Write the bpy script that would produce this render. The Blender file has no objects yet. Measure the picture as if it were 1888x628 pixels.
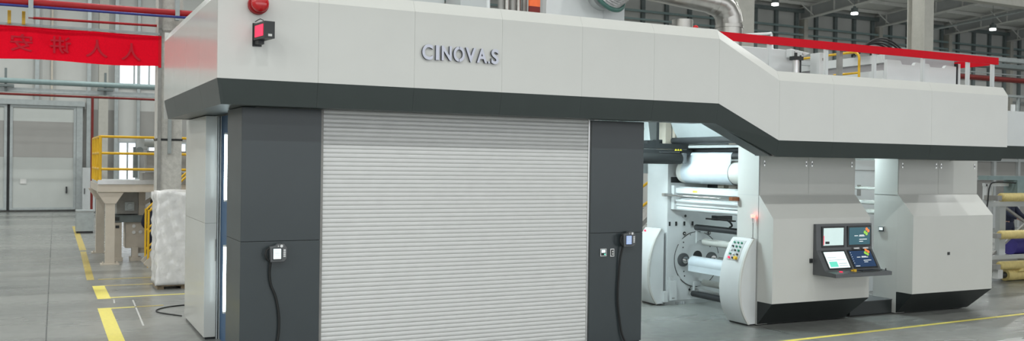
import bpy, bmesh, math, random
from mathutils import Vector, Matrix
random.seed(7)
sc = bpy.context.scene
COL = sc.collection
PI = math.pi

# ------------------------------------------------------------------ materials
def mat(name, col, rough=.5, metal=0., coat=0., var=.04, scale=6., bump=0., bscale=40., emit=None, estr=0., spec=.5, alpha=1., trans=0.):
    m = bpy.data.materials.new(name); m.use_nodes = True
    nt = m.node_tree; b = nt.nodes['Principled BSDF']
    tc = nt.nodes.new('ShaderNodeTexCoord')
    nz = nt.nodes.new('ShaderNodeTexNoise'); nz.inputs['Scale'].default_value = scale; nz.inputs['Detail'].default_value = 4
    nt.links.new(tc.outputs['Object'], nz.inputs['Vector'])
    rp = nt.nodes.new('ShaderNodeValToRGB')
    rp.color_ramp.elements[0].position = .3; rp.color_ramp.elements[1].position = .7
    rp.color_ramp.elements[0].color = (*[max(0, c*(1-var)) for c in col], 1)
    rp.color_ramp.elements[1].color = (*[min(1, c*(1+var)) for c in col], 1)
    nt.links.new(nz.outputs['Fac'], rp.inputs['Fac'])
    nt.links.new(rp.outputs['Color'], b.inputs['Base Color'])
    b.inputs['Roughness'].default_value = rough
    b.inputs['Metallic'].default_value = metal
    b.inputs['Coat Weight'].default_value = coat
    b.inputs['Coat Roughness'].default_value = .12
    b.inputs['Specular IOR Level'].default_value = spec
    b.inputs['Alpha'].default_value = alpha
    b.inputs['Transmission Weight'].default_value = trans
    if bump:
        n2 = nt.nodes.new('ShaderNodeTexNoise'); n2.inputs['Scale'].default_value = bscale
        nt.links.new(tc.outputs['Object'], n2.inputs['Vector'])
        bp = nt.nodes.new('ShaderNodeBump'); bp.inputs['Strength'].default_value = bump
        bp.inputs['Distance'].default_value = .02
        nt.links.new(n2.outputs['Fac'], bp.inputs['Height']); nt.links.new(bp.outputs['Normal'], b.inputs['Normal'])
    if emit:
        b.inputs['Emission Color'].default_value = (*emit, 1); b.inputs['Emission Strength'].default_value = estr
    return m

M = {}
M['white'] = mat('cream_white_paint', (.57, .57, .54), .26, coat=.35, var=.012, scale=2)
M['cabwhite'] = mat('cabinet_white_paint', (.57, .57, .54), .5, coat=.05, var=.012, scale=2)
M['hshade'] = mat('housing_shade_grey', (.36, .35, .36), .5, var=.03)
M['skirt'] = mat('charcoal_paint', (.030, .040, .038), .42, coat=.1, var=.05, scale=3)
M['pillar'] = mat('slate_grey_paint', (.030, .040, .044), .38, coat=.14, var=.04, scale=3)
M['plinth'] = mat('dark_plinth_paint', (.013, .017, .017), .5, var=.06, scale=4)
M['mwhite'] = mat('machine_white_paint', (.60, .62, .62), .38, var=.02, scale=3)
M['mgrey'] = mat('machine_light_grey', (.42, .44, .44), .42, var=.03, scale=3)
M['shutter'] = mat('shutter_slat_coating', (.63, .63, .62), .33, metal=.1, var=.02, scale=5)
M['alu'] = mat('brushed_aluminium', (.6, .6, .59), .28, metal=.9, var=.04, scale=8)
M['chrome'] = mat('polished_chrome', (.75, .75, .75), .1, metal=1., var=.02)
M['duct'] = mat('galvanised_duct', (.40, .385, .36), .28, metal=.85, var=.1, scale=5)
M['flex'] = mat('foil_duct', (.5, .5, .5), .4, metal=.6, var=.2, scale=12, bump=.4, bscale=18)
M['black'] = mat('black_plastic', (.018, .02, .021), .4, var=.1)
M['rubber'] = mat('black_rubber', (.009, .010, .010), .6, var=.1)
M['dark'] = mat('dark_rubber_roller', (.03, .032, .034), .5, var=.1)
M['red'] = mat('red_enamel', (.60, .004, .015), .5, spec=.15, var=.03)
M['redpipe'] = mat('red_fire_pipe', (.34, .012, .016), .5, spec=.3, var=.08)
M['reddull'] = mat('dull_red_pipe', (.16, .025, .022), .6, spec=.2, var=.1)
M['redplastic'] = mat('red_translucent_plastic', (.48, .006, .01), .15, coat=.5, var=.05)
M['banner'] = mat('red_banner_cloth', (.86, .004, .022), .8, spec=.08, var=.05, scale=30, bump=.1, bscale=200)
M['bannerink'] = mat('banner_ink', (.50, .004, .02), .8, var=.05)
M['yellow'] = mat('yellow_safety_paint', (.68, .40, .01), .4, var=.06)
M['tape'] = mat('yellow_floor_tape', (.74, .64, .12), .5, var=.08, scale=14)
M['tapeold'] = mat('worn_yellow_tape', (.42, .33, .09), .55, var=.3, scale=20)
M['tapewhite'] = mat('white_floor_tape', (.5, .5, .48), .55, var=.2, scale=20)
M['kraft'] = mat('yellow_wrapping_paper', (.62, .50, .20), .6, var=.1, scale=9, bump=.4, bscale=14)
M['beige'] = mat('beige_machine_paint', (.48, .43, .36), .5, var=.04)
M['steelgrey'] = mat('grey_steel', (.27, .265, .25), .45, metal=.2, var=.12)
M['zinc'] = mat('zinc_tray', (.34, .37, .37), .42, metal=.4, var=.08)
M['teal'] = mat('teal_grey_pipe', (.20, .27, .27), .45, var=.08)
M['blue'] = mat('blue_pipe', (.02, .03, .2), .4, var=.1)
M['navyblue'] = mat('blue_enclosure_panel', (.045, .10, .19), .5, var=.08)
M['concrete'] = mat('fireproofed_column', (.50, .485, .45), .85, var=.14, scale=9, bump=.5, bscale=60)
M['colpaint'] = mat('column_paint', (.40, .39, .35), .6, var=.05)
M['wall'] = mat('wall_cladding', (.47, .475, .455), .6, var=.05, scale=.7)
M['wallband'] = mat('wall_lower_cladding', (.27, .265, .25), .6, var=.06, scale=.7)
M['roof'] = mat('roof_sheet', (.66, .66, .63), .7, var=.06, scale=.5)
M['beam'] = mat('rafter_paint', (.36, .37, .37), .6, var=.06, scale=1)
M['beamlight'] = mat('flange_paint', (.6, .6, .57), .55, var=.04)
M['girt'] = mat('girt_paint', (.13, .155, .155), .55, var=.1)
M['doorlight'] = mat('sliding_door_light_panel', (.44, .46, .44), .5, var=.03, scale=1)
M['doordark'] = mat('door_shade_partition_grey', (.28, .275, .26), .5, var=.03, scale=1)
M['film'] = mat('white_film_web', (.56, .62, .66), .14, coat=.3, var=.02)
M['filmclear'] = mat('clear_film_web', (.50, .54, .54), .12, coat=.3, var=.02, alpha=.72)
M['core'] = mat('drum_core', (.62, .62, .58), .4, var=.03)
M['plastic'] = mat('stretch_film', (.78, .77, .76), .2, coat=.3, var=.06, scale=5, bump=1., bscale=7)
M['wood'] = mat('pallet_wood', (.26, .2, .13), .7, var=.2)
M['orange'] = mat('orange_panel', (.75, .12, .02), .45, var=.1)
M['copper'] = mat('copper_end', (.35, .14, .07), .35, metal=.7, var=.1)
M['green'] = mat('green_collar', (.05, .13, .11), .4, var=.1)
M['letter'] = mat('brushed_letter_face', (.50, .51, .58), .35, metal=.35, var=.03)
M['letterside'] = mat('dark_letter_side', (.03, .035, .05), .4, var=.1)
M['consol'] = mat('console_grey', (.095, .10, .105), .45, var=.05)
M['skin'] = mat('skin', (.45, .26, .18), .55, var=.06)
M['hair'] = mat('dark_hair', (.016, .012, .013), .6, var=.2)
M['navy'] = mat('navy_workwear', (.014, .018, .04), .8, var=.2, scale=10)
M['purple'] = mat('purple_cloth', (.04, .03, .22), .6, var=.15)
M['gbtn'] = mat('green_button', (.02, .22, .13), .3, var=.05)
M['ybtn'] = mat('yellow_button', (.7, .42, .02), .35, var=.05)
M['label'] = mat('pale_label', (.6, .6, .58), .5, var=.05)
M['ylabel'] = mat('yellow_label', (.7, .6, .05), .5, var=.05)
M['led'] = mat('led_tube', (.9, 1, 1), .4, emit=(.80, .97, 1), estr=9)
M['lens'] = mat('high_bay_lens', (1, 1, 1), .4, emit=(.93, 1, .99), estr=7)
M['redled'] = mat('red_led', (.8, .02, .05), .4, emit=(1, .012, .07), estr=1.3)
M['redglow'] = mat('red_signal_lens', (1, .3, .25), .3, emit=(1, .10, .08), estr=6)
M['window'] = mat('daylit_glass', (.9, .95, 1), .2, emit=(.86, .90, 1), estr=1.25)
M['scr_white'] = mat('screen_pale', (.3, .35, .34), .3, emit=(.62, .80, .78), estr=.72)
M['scr_bright'] = mat('screen_bright', (.6, .7, .7), .3, emit=(.80, .95, .95), estr=.78)
M['scr_teal'] = mat('screen_teal', (.02, .05, .06), .2, emit=(.015, .075, .10), estr=1.)
M['scr_blue'] = mat('screen_blue', (.02, .03, .06), .2, emit=(.012, .035, .085), estr=1.)
M['scr_lcd'] = mat('screen_lcd_blue', (.2, .25, .4), .3, emit=(.25, .36, .62), estr=.8)
M['scr_green'] = mat('screen_green', (.1, .4, .3), .3, emit=(.12, .62, .46), estr=.9)
M['scr_orange'] = mat('screen_orange', (.5, .2, .05), .3, emit=(.75, .16, .03), estr=.8)
M['scr_lime'] = mat('screen_lime', (.2, .4, .05), .3, emit=(.25, .5, .06), estr=.8)
M['scr_text'] = mat('screen_text', (.7, .7, .7), .3, emit=(.7, .75, .75), estr=.8)
M['scr_grey'] = mat('screen_grey', (.4, .4, .4), .3, emit=(.45, .56, .56), estr=.7)

# ------------------------------------------------------------------ mesh helper
ROOT = {}          # object name -> world location of its thing's origin
class MB:
    def __init__(s): s.bm = bmesh.new(); s.mi = 0
    def _mark(s, vs, M4=None):
        if M4 is not None: bmesh.ops.transform(s.bm, matrix=M4, verts=vs)
        if s.mi:
            for f in {f for v in vs for f in v.link_faces}: f.material_index = s.mi
        return s
    def box(s, x0, x1, y0, y1, z0, z1, M4=None):
        g = bmesh.ops.create_cube(s.bm, size=1)
        bmesh.ops.transform(s.bm, matrix=Matrix.Translation(((x0+x1)/2, (y0+y1)/2, (z0+z1)/2)) @ Matrix.Diagonal((abs(x1-x0), abs(y1-y0), abs(z1-z0), 1)), verts=g['verts'])
        return s._mark(g['verts'], M4)
    def cyl(s, a, b, r, seg=24, r2=None, M4=None):
        a, b = Vector(a), Vector(b); d = b-a
        g = bmesh.ops.create_cone(s.bm, cap_ends=True, segments=seg, radius1=r, radius2=r if r2 is None else r2, depth=d.length)
        q = d.to_track_quat('Z', 'Y').to_matrix().to_4x4()
        bmesh.ops.transform(s.bm, matrix=Matrix.Translation((a+b)/2) @ q, verts=g['verts'])
        return s._mark(g['verts'], M4)
    def bar(s, a, b, w, h):
        a, b = Vector(a), Vector(b); d = b-a
        g = bmesh.ops.create_cube(s.bm, size=1)
        q = d.to_track_quat('Y', 'Z').to_matrix().to_4x4()
        bmesh.ops.transform(s.bm, matrix=Matrix.Translation((a+b)/2) @ q @ Matrix.Diagonal((w, d.length, h, 1)), verts=g['verts'])
        return s._mark(g['verts'])
    def sphere(s, c, r, sx=1, sy=1, sz=1, seg=20, M4=None):
        g = bmesh.ops.create_uvsphere(s.bm, u_segments=seg, v_segments=seg//2, radius=r)
        bmesh.ops.transform(s.bm, matrix=Matrix.Translation(c) @ Matrix.Diagonal((sx, sy, sz, 1)), verts=g['verts'])
        return s._mark(g['verts'], M4)
    def prism(s, prof, ax, a0, a1, M4=None):
        # prof: polygon in the two other axes (x: (y,z); y: (x,z); z: (x,y))
        def P(p, a): return {'x': (a, p[0], p[1]), 'y': (p[0], a, p[1]), 'z': (p[0], p[1], a)}[ax]
        A = [s.bm.verts.new(P(p, a0)) for p in prof]; B = [s.bm.verts.new(P(p, a1)) for p in prof]
        s.bm.faces.new(A); s.bm.faces.new(B[::-1]); n = len(prof)
        for i in range(n): s.bm.faces.new((A[i], B[i], B[(i+1) % n], A[(i+1) % n]))
        return s._mark(A+B, M4)
    def hull(s, pts8):
        v = [s.bm.verts.new(p) for p in pts8]       # 4 front, 4 back
        for f in ((0,1,2,3), (7,6,5,4), (0,4,5,1), (1,5,6,2), (2,6,7,3), (3,7,4,0)): s.bm.faces.new([v[i] for i in f])
        return s._mark(v)
    def tube(s, pts, r, seg=10, closed=False):
        pts = [Vector(p) for p in pts]; n = len(pts); rings = []
        up = Vector((0, 0, 1))
        for i, p in enumerate(pts):
            if closed: t = pts[(i+1) % n]-pts[i-1]
            else: t = pts[min(i+1, n-1)]-pts[max(i-1, 0)]
            t.normalize()
            ref = up if abs(t.dot(up)) < .95 else Vector((1, 0, 0))
            if i and not closed or (closed and i):
                u = (prev - t*prev.dot(t))
                u = u.normalized() if u.length > 1e-4 else t.cross(ref).normalized()
            else: u = t.cross(ref).normalized()
            prev = u; w = t.cross(u)
            rings.append([s.bm.verts.new(p + r*(math.cos(2*PI*k/seg)*u + math.sin(2*PI*k/seg)*w)) for k in range(seg)])
        for i in range(n if closed else n-1):
            a, b = rings[i], rings[(i+1) % n]
            for k in range(seg): s.bm.faces.new((a[k], a[(k+1) % seg], b[(k+1) % seg], b[k]))
        if not closed: s.bm.faces.new(rings[0][::-1]); s.bm.faces.new(rings[-1])
        return s._mark([v for q in rings for v in q])
    def build(s, name, m, parent=None, bevel=0., smooth=False, loc=None):
        bmesh.ops.recalc_face_normals(s.bm, faces=s.bm.faces)
        if parent is not None: o0 = ROOT[parent.name]
        elif loc is not None: o0 = Vector(loc)
        else:
            xs = [v.co for v in s.bm.verts]
            o0 = Vector(((min(v.x for v in xs)+max(v.x for v in xs))/2, (min(v.y for v in xs)+max(v.y for v in xs))/2, min(v.z for v in xs)))
        bmesh.ops.translate(s.bm, vec=-o0, verts=s.bm.verts)
        me = bpy.data.meshes.new(name); s.bm.to_mesh(me); s.bm.free()
        for mm in (m if isinstance(m, (list, tuple)) else [m]): me.materials.append(M[mm] if isinstance(mm, str) else mm)
        o = bpy.data.objects.new(name, me); COL.objects.link(o)
        if parent is not None: o.parent = parent
        else: o.location = o0
        ROOT[o.name] = o0
        if bevel:
            b = o.modifiers.new('bevel', 'BEVEL'); b.width = bevel; b.segments = 2; b.limit_method = 'ANGLE'; b.angle_limit = .6
        if smooth:
            for p in me.polygons: p.use_smooth = True
            if smooth != 'all':
                me.set_sharp_from_angle(angle=.7)
        return o

def tag(o, label, cat, group=None, kind=None):
    o['label'] = label; o['category'] = cat
    if group: o['group'] = group
    if kind: o['kind'] = kind
    return o
def thing(name, label, cat, loc, group=None):
    o = bpy.data.objects.new(name, None); COL.objects.link(o); o.location = loc
    o.empty_display_size = .2
    ROOT[o.name] = Vector(loc)
    return tag(o, label, cat, group)
def struct(o, label=None):
    o['kind'] = 'structure'
    if label: o['label'] = label
    return o
def kids(o): return [c for c in bpy.data.objects if c.parent == o]
def dup(o, d, label=None, parent=None):
    c = o.copy(); COL.objects.link(c)
    if parent is not None: c.parent = parent
    else:
        c.location = Vector(o.location)+Vector(d)
        if label: c['label'] = label
    ROOT[c.name] = (ROOT[o.name] if parent is None else ROOT[parent.name]) + (Vector(d) if parent is None else Vector())
    for ch in kids(o): dup(ch, d, None, c)
    return c
def arc(c, r, a0, a1, n, plane='xz'):
    out = []
    for i in range(n+1):
        a = a0+(a1-a0)*i/n; u, v = r*math.cos(a), r*math.sin(a)
        out.append({'xz': (c[0]+u, c[1], c[2]+v), 'yz': (c[0], c[1]+u, c[2]+v), 'xy': (c[0]+u, c[1]+v, c[2])}[plane])
    return out
def text_bm(mb, body, x0, x1, z0, z1, y0, y1, mirror=False, bold=0.):
    cu = bpy.data.curves.new('t', 'FONT'); cu.body = body; cu.extrude = .5; cu.offset = bold; cu.resolution_u = 6
    ob = bpy.data.objects.new('t', cu); COL.objects.link(ob)
    dg = bpy.context.evaluated_depsgraph_get(); me = bpy.data.meshes.new_from_object(ob.evaluated_get(dg))
    bpy.data.objects.remove(ob); bpy.data.curves.remove(cu)
    if not me.vertices: return
    xs = [v.co.x for v in me.vertices]; ys = [v.co.y for v in me.vertices]; zs = [v.co.z for v in me.vertices]
    ax, bx, ay, by, az, bz = min(xs), max(xs), min(ys), max(ys), min(zs), max(zs)
    n0 = len(mb.bm.verts); mb.bm.from_mesh(me); mb.bm.verts.ensure_lookup_table()
    for v in mb.bm.verts[n0:]:
        u = (v.co.x-ax)/(bx-ax); w = (v.co.y-ay)/(by-ay); t = (v.co.z-az)/(bz-az)
        if mirror: u = 1-u
        v.co = (x0+u*(x1-x0), y0+t*(y1-y0), z0+w*(z1-z0))
    bpy.data.meshes.remove(me)

# ------------------------------------------------------------------ camera
F_PX, YAW, PIT, ROL = 1734.65, math.radians(26.7277), math.radians(.48195), math.radians(-.81057)
cy_, sy_ = math.cos(YAW), math.sin(YAW)
Fw = Vector((sy_*math.cos(PIT), cy_*math.cos(PIT), -math.sin(PIT))); Rt = Vector((cy_, -sy_, 0)); Up = Rt.cross(Fw)
R2 = math.cos(ROL)*Rt-math.sin(ROL)*Up; U2 = math.sin(ROL)*Rt+math.cos(ROL)*Up
cd = bpy.data.cameras.new('camera'); cd.sensor_width = 36; cd.lens = 36*F_PX/1888; cd.clip_end = 400
cd.dof.use_dof = True; cd.dof.focus_distance = 14.5; cd.dof.aperture_fstop = 2.0
cam = bpy.data.objects.new('camera', cd); COL.objects.link(cam)
cam.matrix_world = Matrix(((R2.x, U2.x, -Fw.x, 0), (R2.y, U2.y, -Fw.y, 0), (R2.z, U2.z, -Fw.z, 3.), (0, 0, 0, 1)))
sc.camera = cam
sc.view_settings.view_transform = 'Standard'; sc.view_settings.look = 'None'; sc.view_settings.gamma = 1
sc.view_settings.use_curve_mapping = False; sc.view_settings.exposure = 0.0

# ------------------------------------------------------------------ setting
def floor_mat():
    m = bpy.data.materials.new('polished_concrete'); m.use_nodes = True; nt = m.node_tree; b = nt.nodes['Principled BSDF']
    N = nt.nodes.new; L = nt.links.new
    g = N('ShaderNodeNewGeometry')
    n1 = N('ShaderNodeTexNoise'); n1.inputs['Scale'].default_value = .35; n1.inputs['Detail'].default_value = 4; n1.inputs['Roughness'].default_value = .65
    n2 = N('ShaderNodeTexNoise'); n2.inputs['Scale'].default_value = 5; n2.inputs['Detail'].default_value = 6
    mp = N('ShaderNodeMapping'); mp.inputs['Scale'].default_value = (.25, 1, 1)
    L(g.outputs['Position'], mp.inputs['Vector']); L(mp.outputs['Vector'], n1.inputs['Vector']); L(g.outputs['Position'], n2.inputs['Vector'])
    r1 = N('ShaderNodeValToRGB'); r1.color_ramp.elements[0].position = .3; r1.color_ramp.elements[1].position = .72
    r1.color_ramp.elements[0].color = (.17, .177, .168, 1); r1.color_ramp.elements[1].color = (.28, .286, .27, 1)
    L(n1.outputs['Fac'], r1.inputs['Fac'])
    mx = N('ShaderNodeMix'); mx.data_type = 'RGBA'; mx.blend_type = 'OVERLAY'; mx.inputs[0].default_value = .22
    L(r1.outputs['Color'], mx.inputs[6]); L(n2.outputs['Fac'], mx.inputs[7])
    # saw-cut joints
    sp = N('ShaderNodeSeparateXYZ'); L(g.outputs['Position'], sp.inputs[0])
    def math_(op, a, bb, c=None):
        q = N('ShaderNodeMath'); q.operation = op
        for i, v in enumerate((a, bb)):
            if v is None: continue
            if isinstance(v, (int, float)): q.inputs[i].default_value = v
            else: L(v, q.inputs[i])
        return q.outputs[0]
    sh = math_('MULTIPLY', sp.outputs['Y'], .0146)
    u = math_('SUBTRACT', sp.outputs['X'], sh); u = math_('ADD', u, .112+3.0)     # a joint passes x = .138 at y = 17
    fr = math_('MODULO', math_('ADD', u, 60), 6.0); d = math_('ABSOLUTE', math_('SUBTRACT', fr, 3.0), None)
    j = math_('LESS_THAN', d, .011)
    mj = N('ShaderNodeMix'); mj.data_type = 'RGBA'; L(j, mj.inputs[0]); L(mx.outputs[2], mj.inputs[6]); mj.inputs[7].default_value = (.075, .08, .08, 1)
    L(mj.outputs[2], b.inputs['Base Color'])
    rr = N('ShaderNodeMapRange'); rr.inputs['To Min'].default_value = .2; rr.inputs['To Max'].default_value = .34
    L(n1.outputs['Fac'], rr.inputs['Value']); L(rr.outputs['Result'], b.inputs['Roughness'])
    b.inputs['Specular IOR Level'].default_value = .45
    return m
M['floor'] = floor_mat()
f = MB(); f.box(-45, 130, -45, 60, -.2, 0); struct(f.build('floor', 'floor'), 'grey polished concrete factory floor with saw-cut joints')
WY = 57.
w = MB(); w.box(-45, 130, WY, WY+.3, 0, 18); struct(w.build('wall_back', 'wall'), 'far grey metal clad wall of the factory hall')
r = MB()
RIDGE = 8.
def roofz(y): return 15.9+(WY-max(y, RIDGE))*.07-(.085*(RIDGE-y) if y < RIDGE else 0)
r.prism([(WY+.3, roofz(WY)), (RIDGE, roofz(RIDGE)), (-45, roofz(-45)), (-45, roofz(-45)+.2), (RIDGE, roofz(RIDGE)+.2), (WY+.3, roofz(WY)+.2)], 'x', -45, 130)
struct(r.build('ceiling', 'roof'), 'pale corrugated roof underside')
w = MB(); w.box(112, 112.3, -45, WY, 0, 19); struct(w.build('wall_right', 'wall'), 'far right wall of the hall')
w = MB(); w.box(-42.3, -42, -45, WY, 0, 19); struct(w.build('wall_left', 'wall'), 'far left wall of the hall')
tn = [0]
def trim(mb, m, label, **k):
    tn[0] += 1; return struct(mb.build('trim_%d' % tn[0], m, **k), label)
# rafters running front to back, with a web, two flanges and stiffeners
for i, X in enumerate([46.0, 54.4, 62.7, 71.2, 79.4, 87.7, 96]):
    root = MB()
    y0, y1 = 22., WY
    zb = lambda y: 14.72+(WY-y)*.068
    zt = lambda y: roofz(y)-.28
    root.hull([(X-.03, y1, zb(y1)), (X+.03, y1, zb(y1)), (X+.03, y1, zt(y1)), (X-.03, y1, zt(y1)), (X-.03, y0, zb(y0)), (X+.03, y0, zb(y0)), (X+.03, y0, zt(y0)), (X-.03, y0, zt(y0))])
    web = trim(root, 'beam', 'dark grey tapered roof rafter')
    fl = MB()
    for z in (zb, zt):
        fl.hull([(X-.2, y1, z(y1)-.04), (X+.2, y1, z(y1)-.04), (X+.2, y1, z(y1)+.04), (X-.2, y1, z(y1)+.04), (X-.2, y0, z(y0)-.04), (X+.2, y0, z(y0)-.04), (X+.2, y0, z(y0)+.04), (X-.2, y0, z(y0)+.04)])
    fl.build('flange', 'beamlight', web)
    stf = MB(); y = WY-1.2
    while y > y0:
        stf.box(X-.18, X-.03, y-.02, y+.02, zb(y), zt(y)); y -= 2.4
    stf.build('stiffener', 'beamlight', web)
    # knee braces from rafter to purlin
    for k in range(4):
        yb = WY-1.5-k*4
        b = MB(); b.bar((X-.1, yb, zb(yb)+.05), (X-1.5, yb, roofz(yb)-.3), .06, .06); trim(b, 'beamlight', 'thin pale brace under the roof')
    c = MB(); c.box(X-.2, X+.2, WY-.6, WY-.02, 0, 14.7); trim(c, 'colpaint', 'pale wall column under a rafter')
for k in range(9):
    y = WY-1.-k*2.6
    p = MB(); p.box(20, 110, y-.05, y+.05, roofz(y)-.28, roofz(y)-.02); trim(p, 'beamlight', 'roof purlin')
x = 16.0
while x < 96:
    s_ = MB(); s_.box(x-.15, x+.15, WY-.22, WY-.02, 0, 15.4); trim(s_, 'girt', 'dark vertical wall stanchion'); x += 2.1
for z, h, d, m_ in ((14.05, .16, .42, 'teal'), (13.45, .14, .42, 'teal'), (12.6, .12, .26, 'zinc'), (11.1, .12, .26, 'zinc'), (9.2, .12, .26, 'zinc'), (15.35, .3, .3, 'girt')):
    s_ = MB(); s_.box(12, 100, WY-d-.1, WY-d, z-h/2, z+h/2); trim(s_, m_, 'horizontal rail along the back wall')
# left part of the back wall: darker lower cladding, stanchions, doors, windows
for x0, x1 in ((2.2, 3.98), (4.92, 9.5)):
    s_ = MB(); s_.box(x0, x1, WY-.05, WY-.001, 0, 5.6); trim(s_, 'wallband', 'darker lower wall cladding')
for x_, wd in ((-.1, .2), (.62, .09), (2.45, .2), (3.85, .2), (6.2, .24), (5.0, .16)):
    s_ = MB(); s_.box(x_-wd/2, x_+wd/2, WY-.28, WY-.05, 5.95 if x_ < 2 else 0, 15); trim(s_, 'zinc' if wd != .09 else 'beige', 'vertical wall stanchion')
s_ = MB(); s_.box(2.93, 3.42, WY-.6, WY-.05, 0, 15); trim(s_, 'colpaint', 'pale wall column beside the sliding doors')
s_ = MB(); s_.box(-6, 2.25, WY-.5, WY-.02, 5.72, 6.0); trim(s_, 'zinc', 'sliding door head rail')
s_ = MB(); s_.box(1.85, 2.15, WY-.4, WY-.02, 0, 5.72); trim(s_, 'zinc', 'sliding door jamb')
def big_door(n, x0, x1, label):
    fr = MB()
    for a, b_ in ((x0, x0+.13), (x1-.13, x1)): fr.box(a, b_, WY-.36, WY-.1, .1, 5.72)
    fr.box(x0+.13, x1-.13, WY-.36, WY-.1, 5.58, 5.72); fr.box(x0+.13, x1-.13, WY-.36, WY-.1, .1, .22)
    d = struct(fr.build('door_%d' % n, 'zinc'), label)
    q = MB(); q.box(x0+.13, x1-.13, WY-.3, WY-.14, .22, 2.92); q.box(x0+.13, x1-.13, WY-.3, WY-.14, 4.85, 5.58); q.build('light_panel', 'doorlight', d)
    q = MB(); q.box(x0+.13, x1-.13, WY-.31, WY-.14, 2.92, 4.85); q.build('shaded_panel', 'doordark', d)  # shade across the leaf, painted as a darker section
    q = MB(); q.box(x0+.5, x0+.8, WY-.34, WY-.3, 1.5, 1.75); q.build('door_plate', 'label', d)
    q = MB(); q.box(x1-.5, x1-.42, WY-.42, WY-.3, 1.0, 1.35); q.build('handle', 'black', d)
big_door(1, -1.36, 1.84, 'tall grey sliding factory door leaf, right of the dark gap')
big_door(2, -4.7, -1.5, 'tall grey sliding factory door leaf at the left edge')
s_ = MB(); s_.box(-1.5, -1.36, WY-.16, WY-.02, 0, 5.7); trim(s_, 'black', 'dark gap between the sliding door leaves')
def window(n, x0, x1, z0, z1, nx, nz, label):
    fr = MB(); t = .05
    for i in range(nx+1):
        xx = x0+(x1-x0)*i/nx; fr.box(xx-t, xx+t, WY-.16, WY-.03, z0, z1)
    for i in range(nz+1):
        zz = z0+(z1-z0)*i/nz; fr.box(x0, x1, WY-.155, WY-.035, zz-t, zz+t)
    o = struct(fr.build('window_%d' % n, 'zinc'), label)
    g = MB(); g.box(x0, x1, WY-.10, WY-.07, z0, z1); g.build('pane', 'window', o)
window(1, 3.98, 9.5, 6.95, 9.2, 7, 1, 'bright daylit strip window below the red banner')
window(2, 4.0, 4.92, .9, 3.84, 2, 1, 'bright narrow window behind the platform railing')
window(3, 6.3, 7.6, 2.2, 3.84, 3, 1, 'bright window partly behind the column')
window(4, 5.55, 6.1, 2.6, 3.75, 1, 1, 'small bright window beside the platform machine')

# service pipes along the left back wall and above the banner
def pipe(name, a, b, r, m, label, cat='pipe'):
    q = MB(); q.cyl(a, b, r, 14); return tag(q.build(name, m, smooth=True), label, cat)
pipe('service_pipe', (-8, 50, 6.5), (9, 50, 6.5), .13, 'teal', 'thick teal grey pipe along the back wall below the banner')
pipe('sprinkler_pipe', (-8, 50, 5.88), (9, 50, 5.88), .055, 'reddull', 'thin red pipe running level above the sliding doors')
pipe('sprinkler_drop_pipe', (2.32, 49.9, 0), (2.32, 49.9, 5.85), .06, 'reddull', 'thin red vertical pipe right of the sliding doors')
q = MB(); q.box(-8, 9, 50.4, 50.8, 6.02, 6.22); tag(q.build('cable_tray', 'zinc'), 'pale grey cable tray between teal and red pipes', 'cable tray')
for xx in (-1.4, 2.9, 6.0):
    q = MB(); q.box(xx-.05, xx+.05, 50.1, 50.3, 6.0, 7.1); q.box(xx-.35, xx+.35, 49.9, 50.35, 6.22, 6.34)
    tag(q.build('pipe_bracket', 'girt'), {-1.4: 'dark pipe bracket at the far left below the banner', 2.9: 'dark pipe bracket on the teal pipe, in front of the pale wall column', 6.0: 'dark pipe bracket on the teal pipe beside the near column'}[xx], 'bracket', 'brackets of the teal pipe')
pipe('fire_main_pipe', (-6, 23.9, 6.40), (3.6, 23.9, 6.475), .088, 'redpipe', 'thick red fire pipe above the banner at top left')
pipe('conduit_pipe', (-6, 23.8, 6.31), (3.6, 23.8, 6.375), .03, 'blue', 'slim dark blue pipe under the thick red pipe')
pipe('branch_pipe', (-.15, 24.9, 6.24), (2.6, 24.9, 6.27), .03, 'redpipe', 'thin faded red pipe behind the blue pipe above the banner')
q = MB(); q.box(-6, 3.4, 25.6, 26.0, 6.72, 6.8)
for k in range(40): q.box(-5+k*.21, -4.88+k*.21, 25.6, 25.98, 6.64, 6.72)
tag(q.build('cable_ladder', 'zinc'), 'slotted zinc cable tray high above the red banner', 'cable tray')
q = MB(); q.box(-.23, -.13, 23.72, 23.98, 6.1, 6.5); q.cyl((-.18, 23.9, 6.4), (-.18, 23.9, 7.6), .02); tag(q.build('pipe_hanger', 'zinc'), 'grey clamp hanger gripping the red and blue pipes', 'bracket')
q = MB(); q.box(2.9, 3.0, 23.8, 24.0, 6.3, 7.2); tag(q.build('pipe_hanger', 'zinc'), 'grey pipe hanger in front of the concrete column top', 'bracket')
for xx, nm in ((-.62, 'yellow steel hanger left of the pipe clamp, outer one'), (-.33, 'yellow steel hanger next to the pipe clamp')):
    q = MB(); q.box(xx-.035, xx+.035, 24.3, 24.36, 6.0, 6.3); tag(q.build('banner_hanger', 'yellow'), nm, 'hanger', 'yellow hangers of the banner')
q = MB(); q.box(-6, 2.62, 24.44, 24.52, 5.99, 6.04); tag(q.build('banner_rail', 'zinc'), 'slim grey rail along the top edge of the banner', 'rail')

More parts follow.
